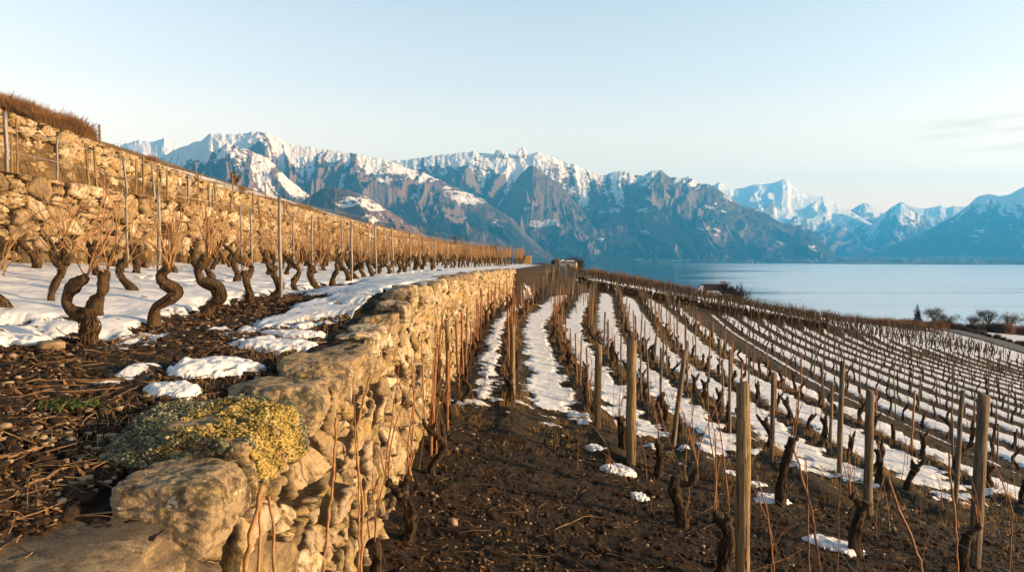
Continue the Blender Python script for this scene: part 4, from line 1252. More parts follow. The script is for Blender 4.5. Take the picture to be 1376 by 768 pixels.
# terrace and upper terrace posts
MP = 'metal post'
post('metal_post', 377, 263, 403, 6, 10.5, 'tall grey metal post in the terrace row, the one standing highest over the mountains', MP, M_STEEL)
post('metal_post', 212, 255, 392, 6, 11.0, 'grey metal post behind the S shaped vine stock', MP, M_STEEL, (0, 0.02))
post('metal_post', 172, 260, 372, 4, 13.2, 'thin grey metal post in front of the golden wall, left of the taller post', MP, M_STEEL)
post('metal_post', 325, 276, 372, 3, 14.6, 'thin grey post in snow before the golden wall', MP, M_STEEL)
post('metal_post', 473, 300, 385, 4, 15.8, 'second tall grey post along the terrace row nearest the path', MP, M_STEEL)
TP = [post_mesh(1.30, 0.024, 8, 400 + i, M_STEEL) for i in range(2)] + [post_mesh(1.2, 0.03, 8, 410, M_WOOD)]
for ri, rx in enumerate(ROW_X):
    y = [19.0, 17.5, 17.0, 18.2][ri]
    while y < 82:
        x = rx + float(shift(y))
        if n_stk < 292:
            o = link('trellis_post', TP[int(vr.integers(3))], None, (x, y, ground(x, y)))
            o.rotation_euler = (vr.normal(0, 0.02), vr.normal(0, 0.02), 0)
            tag(o, 'slim trellis post in the %s terrace row from the path' % ORD[ri], 'post', 'trellis posts of the %s terrace row' % ORD[ri]); n_stk += 1
        y += vr.uniform(2.6, 3.6)
UPP = [(13, 152, 226, 6), (20, 181, 225, 3), (27, 160, 181, 2), (80, 186, 212, 3), (123, 194, 247, 3.5), (133, 197, 249, 3.5), (173, 211, 246, 3), (183, 217, 256, 3), (194, 208, 255, 3), (209, 222, 248, 3),
       (215, 228, 249, 2.5), (227, 228, 249, 2.5), (254, 236, 277, 3.5), (268, 236, 258, 2.5), (283, 248, 282, 3), (289, 254, 280, 3), (311, 268, 288, 3), (351, 267, 290, 3.5), (395, 285, 300, 3), (430, 296, 315, 3)]
for i, (px, yt, yb, wpx) in enumerate(UPP):
    d = 7.7 * F_PX / (CX - px)
    zg = float(z_hill(-7.7 + float(shift(d)), d))
    lab = 'tall grey post at the far left on top of the golden wall, carrying two wires' if i == 0 else 'thin post on the ledge between the two golden walls'
    x = at(px, d)
    h = max(0.5, zat(yt, d) - zg)
    o = link('ledge_post', post_mesh(h, max(0.014, wpx / F_PX * d * 0.5), 8, 500 + i, M_WOOD if i % 3 else M_STEEL), None, (x, d, zg))
    o.rotation_euler = (0, vr.normal(0, 0.04) if i else 0, 0)
    tag(o, lab, 'post', None if i == 0 else 'posts on the ledge between the walls')
for y in np.arange(22, 80, 3.2):
    for X in (8.1, 11.2):
        x = -X + float(shift(y)); z = float(z_hill(x, y))
        if n_stk < 299 and vr.random() < 0.8:
            o = link('ledge_post', TP[2], None, (x, y, z)); o.scale = (1, 1, 0.75)
            tag(o, 'distant thin post on the stepped hillside above the golden wall', 'post', 'distant posts on the stepped hillside'); n_stk += 1
tag(stk_far.build('distant_stakes', M_WOOD_GREY), 'many thin distant stakes over the lower vineyard', 'stakes', kind='stuff')

# wires
def wire(name, pts, r, label):
    mb = MB(); mb.tube(pts, r, 4)
    tag(mb.build(name, M_WIRE), label, 'wire')
for hgt, lab in ((0.80, 'upper thin wire strung along the posts on top of the golden wall'), (0.45, 'lower thin wire strung along the posts on top of the golden wall')):
    wire('trellis_wire', [(-7.7 + float(shift(y)), y, float(z_hill(np.array(-7.7 + float(shift(y))), np.array(y))) + hgt) for y in (8, 11.3, 14.5, 18, 22, 27, 33, 42, 60)], 0.006, lab)
for ri, rx in enumerate(ROW_X[:2]):
    wire('trellis_wire', [(rx + float(shift(y)), y, ground(rx + float(shift(y)), y) + 1.22) for y in (10.5, 15.8, 19, 23, 30, 45, 80)], 0.004, 'thin top wire along the %s terrace row' % ORD[ri])
for k, (rx, hh) in enumerate(((4.35, 0.55), (6.1, 0.5), (2.8, 0.5))):
    wire('trellis_wire', [(rx + 0.1 * math.sin(y), y, ground(rx, y) + hh + 0.05 * math.sin(y * 2)) for y in (5.6, 7, 8.6, 10.2, 12, 14, 17, 22)], 0.0026, 'thin slack wire low over dark soil along the %s lower row' % ['fourth', 'fifth', 'third'][k])

# ------------------------------------------------------------------ trees and shrubs
def branch_tree(seed, h, r0, levels=4, spread=0.55, kids=4, trunk_frac=0.35, thin=0.014, twist=0.12, shape=1.0):
    """bare winter tree: trunk mesh and a crown of limbs and twigs"""
    r = np.random.default_rng(seed)
    tr, cr = MB(), MB()
    def grow(p, d, L, rad, lev):
        n = 6 if lev < 2 else 4
        bd = 0.06 if lev == 0 else 0.3
        q = curve_pts(p, d, L, n, (r.normal(0, bd), r.normal(0, bd), 0.25), r, twist * (0.4 if lev == 0 else 1))
        (tr if lev == 0 else cr).tube(q, np.maximum(rad * np.linspace(1, 0.62, n), thin * 0.5), 7 if lev == 0 else (4 if lev == 1 else 3), 0, 0, cap=False)
        if lev >= levels: return
        nk = kids + (2 if lev > 0 else 1)
        for k in range(nk):
            t = 1.0 if k == 0 else r.uniform(0.35, 1.0)
            b = q[min(n - 1, int(t * (n - 1)))]
            a = r.uniform(0, 6.28); dd = q[-1] - q[-2]; dd = dd / np.linalg.norm(dd)
            nd = dd * (1 - spread * 0.5) + np.array([math.cos(a), math.sin(a), 0.25]) * spread * shape
            grow(b, nd, L * r.uniform(0.5, 0.78), rad * 0.58, lev + 1)
    grow((0, 0, -0.2), (r.normal(0, .05), r.normal(0, .05), 1), h * trunk_frac, r0, 0)
    return tr, cr

def scrub_crown(seed, h, w, n=500, thin=0.012):
    """dense bare shrub: many upright forked twigs filling an uneven outline"""
    r = np.random.default_rng(seed); mb = MB()
    for _ in range(n):
        a = r.uniform(0, 6.28); rd = math.sqrt(r.uniform(0, 1))
        p = np.array([math.cos(a) * rd * w * 0.35, math.sin(a) * rd * w * 0.35, r.uniform(0, h * 0.45)])
        L = h * r.uniform(0.3, 0.62) * (1.05 - 0.35 * rd)
        q = curve_pts(p, (math.cos(a) * rd * w / h * 0.6, math.sin(a) * rd * w / h * 0.6, 1.0), L, 4, (r.normal(0, .5), r.normal(0, .5), 0), r, 0.15)
        mb.tube(q, thin * np.array([1.4, 1, .8, .4]), 3, cap=False)
    return mb

def round_tree(seed, h, w, r0, n=900, thin=0.02):
    """leafless broad tree: trunk, limbs and a ragged round cloud of twigs"""
    r = np.random.default_rng(seed); tr, cr = MB(), MB()
    th = h * 0.30
    tr.tube(curve_pts((0, 0, -.3), (r.normal(0, .05), 0, 1), th + .3, 6, (0, 0, 0), r, .03), r0 * np.linspace(1.2, .8, 6), 7)
    ends = []
    for k in range(11):
        a = k * 2.4 + r.uniform(-.4, .4); rad = w * 0.5 * r.uniform(.45, .9); e = np.array([math.cos(a) * rad, math.sin(a) * rad, h * r.uniform(.55, .88)])
        p = np.array([0, 0, th * .92]); t = np.linspace(0, 1, 7)[:, None]
        q = p + (e - p) * t + np.array([0, 0, 0.12 * h]) * np.sin(t * math.pi) + r.normal(0, .05, (7, 3)) * t
        cr.tube(q, r0 * np.linspace(.55, .12, 7), 5, cap=False); ends += [q[3], q[4], q[5], q[6]]
    lobes = [(r.normal(0, w * .24), r.normal(0, w * .24), h * r.uniform(.55, .82), w * r.uniform(.14, .26)) for _ in range(13)]
    for _ in range(n):
        lx, ly, lz, lr = lobes[int(r.integers(13))]
        d = r.normal(0, 1, 3); d /= np.linalg.norm(d); p = np.array([lx, ly, lz]) + d * lr * r.uniform(.1, .95)
        q = curve_pts(p, d + (0, 0, .7), h * r.uniform(.07, .17), 4, (r.normal(0, .5), r.normal(0, .5), 0), r, .15)
        cr.tube(q, thin * np.array([1.2, 1, .7, .3]), 3, cap=False)
    return tr, cr

def conifer(seed, h, w):
    r = np.random.default_rng(seed); tr, cr = MB(), MB()
    tr.tube([(0, 0, -.3), (0, 0, h * .5), (0, 0, h * .97)], [w * 0.07, w * .045, 0.01], 6)
    z = h * 0.10
    while z < h * 0.98:
        t = z / h; rad = w * 0.5 * (1 - t) ** 0.8 * r.uniform(0.75, 1.1) + 0.03 * w
        for k in range(9):
            a = r.uniform(0, 6.28); L = rad * r.uniform(0.6, 1.1)
            e = np.array([math.cos(a) * L, math.sin(a) * L, z - 0.25 * L])
            s_ = np.array([-math.sin(a), math.cos(a), 0]) * L * 0.28
            m_ = np.array([math.cos(a) * L * .55, math.sin(a) * L * .55, z + 0.02 * L])
            cr.add([(0, 0, z + .1 * L), m_ + s_, e, m_ - s_, m_ - (0, 0, 0.22 * L)], None, [(0, 1, 2), (0, 2, 3), (0, 4, 1), (1, 4, 2), (2, 4, 3), (3, 4, 0)])
        z += h * 0.035
    return tr, cr

def plant(name, x, y, trunk, crown, label, cat, group=None, s=1.0, rz=0.0, dz=0.0, zg=None):
    z = (ground(x, y) if zg is None else zg) + dz
    o = root(name, (x, y, z), label, cat, group, rz); o.scale = (s, s, s)
    if trunk is not None: link('trunk', trunk, o)
    link('crown', crown, o)
    return o

tr, cr = branch_tree(11, 7.5, 0.24, 5, 0.52, 3, 0.30, 0.020); BT1 = (tr.data('trunk', M_DARKTREE), cr.data('crown', M_DARKTREE)); BT1H = float(cr.arrays()[0][:, 2].max())
tr, cr = branch_tree(24, 6.0, 0.22, 5, 0.60, 3, 0.27, 0.020); BT2 = (tr.data('trunk', M_DARKTREE), cr.data('crown', M_DARKTREE)); BT2H = float(cr.arrays()[0][:, 2].max())
tr, cr = branch_tree(31, 8.0, 0.40, 3, 0.55, 3, 0.45, 0.05); cr_p = cr; POLL = (tr.data('trunk', M_DARKTREE), cr.data('crown', M_DARKTREE))
tr, cr = round_tree(5, 6.5, 6.0, 0.24); RT1 = (tr.data('trunk', M_DARKTREE), cr.data('crown', M_DARKTREE)); RT1H = float(cr.arrays()[0][:, 2].max())
tr, cr = round_tree(8, 6.0, 7.5, 0.26, 1100); RT2 = (tr.data('trunk', M_DARKTREE), cr.data('crown', M_DARKTREE)); RT2H = float(cr.arrays()[0][:, 2].max())
SC = [scrub_crown(50 + i, 2.2, 2.4, 520, 0.016).data('crown', M_BUSH) for i in range(4)]
SCD = [scrub_crown(60 + i, 3.0, 3.4, 700, 0.022).data('crown', M_DARKTREE) for i in range(3)]
tr, cr = conifer(7, 6.0, 3.4); CON = (tr.data('trunk', M_DARKTREE), cr.data('crown', M_NEEDLE, smooth=False))

def zon(py, y): return zat(py, y)
# skyline over the lake on the right
def height_of(*mbs): return max(float(m_.arrays()[0][:, 2].max()) for m_ in mbs)
def skyline(name, px, d, kind, hk, ytop, lab, cat, group=None, rz=0.0):
    x = at(px, d); z = ground(x, d) - 0.25
    plant(name, x, d, kind[0], kind[1], lab, cat, group, s=max(0.2, (zat(ytop, d) - z) / hk), rz=rz, dz=-0.25)
skyline('pine_tree', 1234, 150, CON, 5.9, 407, 'single dark pine on the field edge against the bright lake', 'tree')
for px, dd, kind, hk, yt, lab in ((1256, 149, RT1, RT1H, 410, 'bare tree just right of the dark pine on the skyline'), (1275, 151, RT2, RT2H, 417, 'spreading bare tree, second right of the dark pine'),
                                 (1308, 152, RT2, RT2H, 420, 'low bare tree left of the two big bare trees at the right edge'), (1330, 150, RT1, RT1H, 413, 'tall bare tree second from the right edge of the skyline'),
                                 (1358, 149, RT2, RT2H, 415, 'broad bare tree with dark round crown at the right edge')):
    skyline('bare_tree', px, dd, kind, hk, yt, lab, 'tree', rz=px)
sr = np.random.default_rng(44)
for k, px in enumerate(np.arange(1120, 1380, 6.0)):
    dd = sr.uniform(143, 152); px = px + sr.normal(0, 3)
    skyline('shrub', px, dd, (None, SC[k % 4] if k % 3 else SCD[k % 3]), 2.4 if k % 3 else 3.3, np.interp(px, [1120, 1230, 1300, 1376], [418, 424, 428, 430]) + sr.uniform(-4, 4), 'dark bare shrub in the hedge below the skyline trees', 'shrub', 'shrubs of the skyline hedge', rz=px)
for y_ in np.arange(76, 150, 3.6):
    x_ = float(road_x(y_)) + 4.2 + sr.normal(0, .3)
    plant('shrub', x_, y_, None, SCD[int(sr.integers(3))], 'dark low shrub in the hedge along the far side of the road', 'shrub', 'shrubs of the roadside hedge', s=sr.uniform(0.22, 0.36), rz=sr.uniform(0, 6), dz=-0.1)
# brow above the lake, left part
plant('round_tree', at(773, 222), 222, BT2[0], SCD[0], 'dense round leafless tree behind the snow roofed hut', 'tree', s=1.55, dz=-0.4)
for k, (px, dd, s, lab) in enumerate(((756, 226, 0.95, 'dark shrub left of the snow roofed hut'), (746, 228, 0.75, 'smaller dark shrub farther left of the snow roofed hut'),
                                     (806, 205, 0.85, 'thin bare shrub right of the round tree'), (826, 196, 0.7, 'low dark shrub on the brow above the lake'), (840, 190, 1.05, 'dark pointed shrub on the brow above the blue lake'))):
    plant('shrub', at(px, dd), dd, None, SCD[k % 3], lab, 'shrub', s=s, dz=-0.2)
skyline('bare_tree', 984, 152, BT1, BT1H, 376, 'slender bare tree beside the house on the brow', 'tree')
skyline('pollard_tree', 993, 150, POLL, float(cr_p.arrays()[0][:, 2].max()), 378, 'dark pollarded tree with thick stump and fan of branches by the house', 'tree')
for k, px in enumerate((898, 910, 922, 934, 1004, 1012)):
    plant('shrub', at(px, 166), 166, None, SCD[k % 3], 'dark evergreen like shrub around the house on the brow', 'shrub', 'shrubs around the brow house', s=0.95, dz=1.6)
# wooded hillside on the left
for k in range(95):
    px = sr.uniform(-30, 122); dd = sr.uniform(54, 82)
    x_ = at(px, dd); z_ = float(z_hill(np.array(x_), np.array(dd)))
    plant('shrub', x_, dd, None, SC[k % 4], 'russet leafless shrub in the thicket at the top left', 'shrub', 'shrubs of the top left thicket', s=sr.uniform(0.6, 1.1), rz=k, zg=z_ - 0.2)
for k, (px, dd, s) in enumerate(((30, 66, 0.75), (48, 70, 0.65), (62, 72, 0.6))):
    x_ = at(px, dd); z_ = float(z_hill(np.array(x_), np.array(dd)))
    plant('shrub', x_, dd, None, SCD[k % 3], 'dark green shrub standing out in the russet thicket', 'shrub', 'dark shrubs of the thicket', s=s, zg=z_ - 0.2)
x_ = at(318, 74); plant('bare_tree', x_, 74, BT2[0], BT2[1], 'lone bare bushy tree above the stepped hillside vineyard', 'tree', s=0.52, zg=float(z_hill(np.array(x_), np.array(74.0))) - 0.2)
for k in range(20):
    px = 374 + k * 4.2 + sr.normal(0, 1.5); dd = sr.uniform(118, 140)
    x_ = at(px, dd); z_ = float(z_hill(np.array(x_), np.array(dd)))
    top = zat(np.interp(px, [374, 395, 430, 460], [268, 264, 284, 304]) + sr.uniform(-3, 6), dd)
    if k % 2: plant('conifer', x_, dd, CON[0], CON[1], 'dark conifer in the small wood beyond the stepped vineyard', 'tree', 'conifers of the small wood', s=max(0.5, (top - z_) / 6.0), zg=z_)
    else: plant('bare_tree', x_, dd, BT1[0], BT1[1], 'dark leafless tree in the small wood beyond the stepped vineyard', 'tree', 'bare trees of the small wood', s=max(0.5, (top - z_) / 7.2), zg=z_, rz=k)
for k in range(12):
    px = sr.uniform(120, 420); dd = sr.uniform(42, 100)
    x_ = at(px, dd)
    if -(x_ - float(shift(dd))) < 10.5: continue
    plant('shrub', x_, dd, None, SC[k % 4], 'small russet shrub scattered on the stepped hillside', 'shrub', 'shrubs on the stepped hillside', s=sr.uniform(0.2, 0.4), rz=k, zg=float(z_hill(np.array(x_), np.array(dd))) - 0.1)
x_ = at(611, 96); plant('conifer', x_, 96, CON[0], CON[1], 'tiny lone dark spruce above the end of the terrace', 'tree', s=0.40, zg=zat(337, 96) - 0.3)

# ------------------------------------------------------------------ buildings and road
def gabled(name, loc, rz, L, W, eave, ridge, label, cat, snow_side=True, wall_m=None, windows=2, over=0.3, hip=0.0):
    o = root(name, loc, label, cat, None, rz)
    mb = MB(); mb.box((-L / 2, -W / 2, -3.5), (L / 2, W / 2, eave))
    if not hip: mb.add([(-L / 2, -W / 2, eave), (-L / 2, W / 2, eave), (-L / 2, 0, ridge), (L / 2, -W / 2, eave), (L / 2, W / 2, eave), (L / 2, 0, ridge)], None, [(0, 2, 1), (3, 4, 5)])
    mb.build('wall', wall_m or M_HOUSE, o, smooth=False)
    sl = (ridge - eave) / (W / 2)
    for sg in (-1, 1):
        rb = MB()
        y0, z0 = sg * (W / 2 + over), eave - over * sl
        V = [(-L / 2 - over, y0, z0), (L / 2 + over, y0, z0), (L / 2 + over - hip, 0, ridge), (-L / 2 - over + hip, 0, ridge)]
        rb.add(V + [(a, b, c + 0.16) for a, b, c in V], [(0, 1, 2, 3), (4, 5, 6, 7), (0, 1, 5, 4), (1, 2, 6, 5), (2, 3, 7, 6), (3, 0, 4, 7)])
        if hip:                                               # the two hipped ends go with the back slope
            for ex in (-1, 1):
                if sg == 1: rb.add([(ex * (L / 2 + over), -W / 2 - over, z0 + .155), (ex * (L / 2 + over), W / 2 + over, z0 + .155), (ex * (L / 2 + over - hip), 0, ridge + .155)], None, [(0, 1, 2)])
        rf = rb.build('roof', M_ROOF, o, smooth=False)
        if snow_side and sg == -1:
            sb = MB()
            def pt(u, k, dz): return (-L / 2 - over + (L + 2 * over) * u, y0 * (1 - k), z0 + (ridge - z0) * k + dz)
            for quad in (((.02, .04), (.22, .04), (.26, .80), (.19, .84)), ((.30, .03), (.88, .03), (.76, .40), (.34, .36))):
                V = [pt(u_, k_, .17) for u_, k_ in quad]
                sb.add(V + [(a, b, c + 0.12) for a, b, c in V], [(0, 1, 2, 3), (4, 5, 6, 7), (0, 1, 5, 4), (1, 2, 6, 5), (2, 3, 7, 6), (3, 0, 4, 7)])
            sb.build('roof_snow', M_SNOW, rf, smooth=False)
    for k in range(windows):
        wb = MB(); xx = -L / 2 + L * (k + 0.5) / windows
        wb.box((xx - .4, -W / 2 - .03, eave - 1.8), (xx + .4, -W / 2 + .05, eave - .6))
        wn_ = wb.build('window', M_GLASSDARK, o, smooth=False)
        fb = MB(); fb.box((xx - .5, -W / 2 - .06, eave - 1.92), (xx + .5, -W / 2 - .035, eave - 1.81)); fb.build('sill', M_HOUSE, wn_, smooth=False)
    return o
hz = ground(at(962, 165), 165)
hb_ = zat(396, 165)
h_ = gabled('house', (at(958, 165), 165, hb_ - 4.2), R(-12), 7.2, 6.0, 4.2, 6.3, 'house with dark half snow covered roof on the brow above the lake', 'house', windows=3, hip=1.5)
cb = MB(); cb.box((1.4, 0.4, 5.2), (2.1, 1.1, 7.0)); cb.build('chimney', M_HOUSE, h_, smooth=False)
gabled('barn', (at(978, 170), 170, hb_ - 4.6), R(-12), 5.0, 5.0, 3.9, 5.6, 'low dark roofed barn touching the house on the brow', 'barn', snow_side=False, windows=1, hip=1.4)
gabled('garden_hut', (at(764, 214), 214, ground(at(764, 214), 214) - 0.1), R(-8), 4.4, 2.6, 1.5, 2.1, 'small pale hut with a snow covered roof left of the lake', 'hut', windows=1)
# roofless stone hut at the end of the terrace
sh = root('stone_hut', (at(654, 92), 92, ground(at(654, 92), 92) - 0.1), 'small dark stone hut with flat roof at the far end of the terrace', 'hut')
mb = MB(); mb.box((-1.15, -0.9, 0), (1.15, 0.9, 1.85)); mb.build('wall', M_BARK, sh, smooth=False)
mb = MB(); mb.box((-1.35, -1.1, 1.853), (1.35, 1.1, 2.02)); mb.build('roof', M_DARKTREE, sh, smooth=False)
mb = MB(); mb.box((-0.3, -0.93, 0.0), (0.3, -0.89, 1.4)); mb.build('door', M_GLASSDARK, sh, smooth=False)
ellip_rock('earth_mound', 5, (at(704, 118), 118, ground(at(704, 118), 118) + 0.1), (2.3, 2.2, 1.9), 0.3, M_STONE_UP, None, 12, 4, 0.05, 0.95)
tag(bpy.data.objects['earth_mound'], 'small grey mound of stones beyond the end of the wall', 'mound')
plant('shrub', at(699, 121), 121, None, SCD[1], 'dark low shrub behind the grey mound', 'shrub', s=0.48, dz=0.2)

def road():
    pts = ROAD[::-1]
    t = np.linspace(0, 1, 160); k = np.linspace(0, 1, len(pts))
    c = np.stack([np.interp(t, k, pts[:, 0]), np.interp(t, k, pts[:, 1])], -1)
    for _ in range(12): c[1:-1] = (c[:-2] + 2 * c[1:-1] + c[2:]) / 4
    d = np.gradient(c, axis=0); d /= np.linalg.norm(d, axis=1, keepdims=True)
    nrm = np.stack([d[:, 1], -d[:, 0]], -1)
    w = np.linspace(-0.6, 3.0, 9)
    P = c[:, None, :] + nrm[:, None, :] * w[None, :, None]
    z = z_lower(P[..., 0], P[..., 1]) + 0.05
    me = grid_mesh('road', np.concatenate([P, z[..., None]], -1), None, M_ROAD)
    tag(link('road', me), 'narrow grey road curving down past the lower vineyard', kind='structure')
road()

# ------------------------------------------------------------------ ground litter
def pix(px, py):
    """the ground seen in a given direction from the photographer's standpoint"""
    for d in np.arange(1.6, 60, 0.02):
        x = at(px, d)
        if zat(py, d) <= ground(x, d): return x, d, ground(x, d)
    return x, d, ground(x, d)

lrng = np.random.default_rng(99)
PEB = [rock_arrays(700 + i, (1, lrng.uniform(.6, .9), lrng.uniform(.45, .7)), 2, 5, 0.08, 0.9) for i in range(6)]
CLOD = [rock_arrays(720 + i, (1, .9, .7), 3, 7, 0.22, 0.9) for i in range(5)]
M_PEBBLE = simple_material('pebble', (0.10, 0.072, 0.045), (0.30, 0.235, 0.16), 9, obj=False)
M_CLOD = simple_material('soil_clod', (0.008, 0.0045, 0.003), (0.034, 0.019, 0.010), 22, obj=False, bump=1.0, dist=0.02, rough=0.98, c2=(0.10, 0.062, 0.033))
M_LEAF = simple_material('dead_leaf_straw', (0.060, 0.030, 0.013), (0.22, 0.125, 0.05), 11, obj=False)

def spots(n, near_bias=1.6):
    """random places on the bare soil of both terraces"""
    out = []
    while len(out) < n:
        if lrng.random() < 0.5:
            y = 2.7 + 9.8 * lrng.random() ** near_bias; x = lrng.uniform(max(-3.5, -0.72 * y), -1.62)
            m, _, _ = terrace_snow(np.array([x]), np.array([y]))
            if m[0] > -0.02: continue
        else:
            y = 5.4 + 9.0 * lrng.random() ** 1.2; x = lrng.uniform(-1.0, 0.70 * y)
            if y > 12.6 - 0.1 * max(0, x - 4): continue
        out.append((x, y, ground(x, y)))
    return out
pm, cm = MB(), MB()
for x, y, z in spots(1900):
    if fbm2(np.array(x * 0.9), np.array(y * 0.9), 3, 77) < (0.02 if x > 0 else -0.12): continue
    pm.inst(PEB[int(lrng.integers(6))], (x, y, z + 0.012), lrng.uniform(0, 6), lrng.gamma(2.2, 0.008) + 0.010)
for x, y, z in spots(15000):
    s = min(0.075, lrng.gamma(1.6, 0.011) + 0.008)
    cm.inst(CLOD[int(lrng.integers(5))], (x, y, z + 0.008), lrng.uniform(0, 6), s)
tag(pm.build('pebbles', M_PEBBLE), 'small pale pebbles lying on the dug soil', 'pebbles', kind='stuff')
tag(cm.build('soil_clods', M_CLOD), 'dark crumbs and clods of dug soil', 'soil clods', kind='stuff')
tm, gm = MB(), MB()
for x, y, z in spots(1250):
    a = lrng.uniform(0, 6.28); L = lrng.gamma(2, 0.07) + 0.04
    q = curve_pts((x, y, z + 0.02), (math.cos(a), math.sin(a), lrng.normal(0.05, .10)), L, 5, (lrng.normal(0, .6), lrng.normal(0, .6), -0.1), lrng, 0.08)
    q[:, 2] = np.maximum(q[:, 2], z + 0.008)
    tm.tube(q, lrng.uniform(0.0014, 0.0045), 3, cap=False)
tag(tm.build('twig_litter', M_TWIG), 'scattered prunings and thin twigs on the soil', 'twigs', kind='stuff')
for x, y, z in spots(5200):
    a = lrng.uniform(0, 6.28); L = lrng.uniform(0.02, 0.07); w_ = lrng.uniform(0.003, 0.012)
    c, s_ = math.cos(a), math.sin(a); t_ = lrng.uniform(-.02, .03)
    gm.add([(x - s_ * w_, y + c * w_, z + 0.018), (x + s_ * w_, y - c * w_, z + 0.022), (x + c * L, y + s_ * L, z + 0.025 + t_)], None, [(0, 1, 2)])
tag(gm.build('leaf_litter', M_LEAF, smooth=False), 'dry leaf shreds and straw on the soil', 'leaf litter', kind='stuff')
# dry grass: along the headland, the vine rows, the foot of both upper walls and the wall tops
dg = MB()
def tuft(x, y, z, n, h, sp):
    for _ in range(n):
        a = lrng.uniform(0, 6.28); l = lrng.uniform(.2, 1) * sp
        bx, by = x + lrng.normal(0, sp * .4), y + lrng.normal(0, sp * .4)
        hh = h * lrng.uniform(.5, 1.1); w_ = 0.0022 + 0.0005 * y / 4
        dg.add([(bx - w_, by, z - .02), (bx + w_, by, z - .02), (bx + math.cos(a) * l * .4 + w_ * .7, by + math.sin(a) * l * .4, z + hh * .6), (bx + math.cos(a) * l * .4 - w_ * .7, by + math.sin(a) * l * .4, z + hh * .6),
                (bx + math.cos(a) * l, by + math.sin(a) * l, z + hh)], [(0, 1, 2, 3)], [(3, 2, 4)])
for _ in range(700):
    x = lrng.uniform(-0.9, 10); y = np.interp(x, [-1, 6, 12], [12.6, 12.6, 10.4]) + lrng.normal(0, 1.0)
    tuft(x, y, ground(x, y), 4, 0.09, 0.07)
for rx in ROWS_A:
    for _ in range(230):
        y = 13 + 26 * lrng.random() ** 1.5; x = rx + float(shift(y)) + lrng.normal(0, 0.14)
        tuft(x, y, ground(x, y) + 0.05, 4, 0.16, 0.07)
for _ in range(900):
    y = lrng.uniform(10, 62); x = UP_X + float(shift(y)) + lrng.uniform(0.05, 0.5); tuft(x, y, ground(x, y), 4, 0.45, 0.16)
for _ in range(1500):
    y = lrng.uniform(10, 70); X = lrng.choice([lrng.uniform(7.1, 8.9), lrng.uniform(9.5, 10.3)]); x = -X + float(shift(y)); tuft(x, y, float(z_hill(np.array(x), np.array(y))), 4, 0.38, 0.18)
for _ in range(260):
    y = lrng.uniform(3.5, 12); x = float(xw(y)) - lrng.uniform(0.45, 0.9); tuft(x, y, ground(x, y), 3, 0.07, 0.05)
tag(dg.build('dry_grass', M_DRYGRASS, smooth=False), 'golden dry grass along rows, headland and wall ledges', 'grass', kind='stuff')
# green weed tuft on the left
gx, gy, gz = pix(66, 549)
gw = MB()
for _ in range(240):
    a = lrng.uniform(0, 6.28); d_ = abs(lrng.normal(0, 0.07)); bx, by = gx + math.cos(a) * d_ * 1.6, gy + math.sin(a) * d_
    L = lrng.uniform(.02, .05); b2 = lrng.uniform(0, 6.28)
    gw.add([(bx, by, gz), (bx + .008, by + .004, gz + .012), (bx + math.cos(b2) * L, by + math.sin(b2) * L, gz + lrng.uniform(.015, .045)), (bx - .008, by + .004, gz + .014)], [(0, 1, 2, 3)])
tag(gw.build('weed_tuft', M_GREEN, smooth=False), 'small bright green weed in dark soil at the left', 'weed', kind='stuff')

# individual stones on the terrace soil
for k, (px, py, w_, lab) in enumerate(((65, 470, 0.22, 'flat pale stone lying left of the forked vine stock'), (108, 600, 0.065, 'grey rounded stone on the soil left of the lichen'), (146, 592, 0.075, 'flat bluish stone nearest the lichen'),
                                      (108, 650, 0.07, 'pale flat stone just above the broad coping slab'), (82, 657, 0.055, 'small pale stone near the thick twig'), (168, 655, 0.05, 'small round yellowish stone on the edge of the coping slab'))):
    x, y, z = pix(px, py)
    tag(ellip_rock('loose_stone', 800 + k, (x, y, z + w_ * 0.12), (w_, w_ * 0.8, w_ * 0.42), px * 0.3, M_PEBBLE, None, 8, 5, 0.06, 0.85), lab, 'stone')
# larger prunings on the soil
for k, (pl, r_, lab) in enumerate((([(-30, 606), (20, 598), (70, 580), (108, 566)], 0.007, 'longest pale pruning lying on the soil below the green weed'),
                                  ([(-30, 676), (20, 668), (75, 645), (116, 619)], 0.009, 'thick brown pruning lying above the coping slab'),
                                  ([(-30, 632), (10, 622), (62, 607)], 0.007, 'short brown pruning between the two longer ones'),
                                  ([(130, 553), (152, 556), (170, 551)], 0.004, 'forked pale twig near the lichen'),
                                  ([(20, 520), (60, 517), (115, 521), (150, 517)], 0.005, 'long thin pruning lying across the soil below the forked vine'),
                                  ([(160, 514), (190, 518), (222, 519)], 0.004, 'thin straight pruning on the soil left of the snow patch'),
                                  ([(745, 720), (790, 700), (818, 704)], 0.005, 'pale pruning on the lower soil left of the near vine stocks'))):
    q = []
    for a, b in pl:
        x, y, z = pix(a, b); q.append((x, y, z + 0.022))
    q = np.array(q); t = np.linspace(0, 1, 14); kk = np.linspace(0, 1, len(q))
    Q = np.stack([np.interp(t, kk, q[:, i]) for i in range(3)], -1) + lrng.normal(0, 0.004, (14, 3))
    mb = MB(); mb.tube(Q, r_ * np.linspace(1.1, 0.7, 14), 7, 0.2, k); tag(mb.build('pruning', M_TWIG), lab, 'twig')

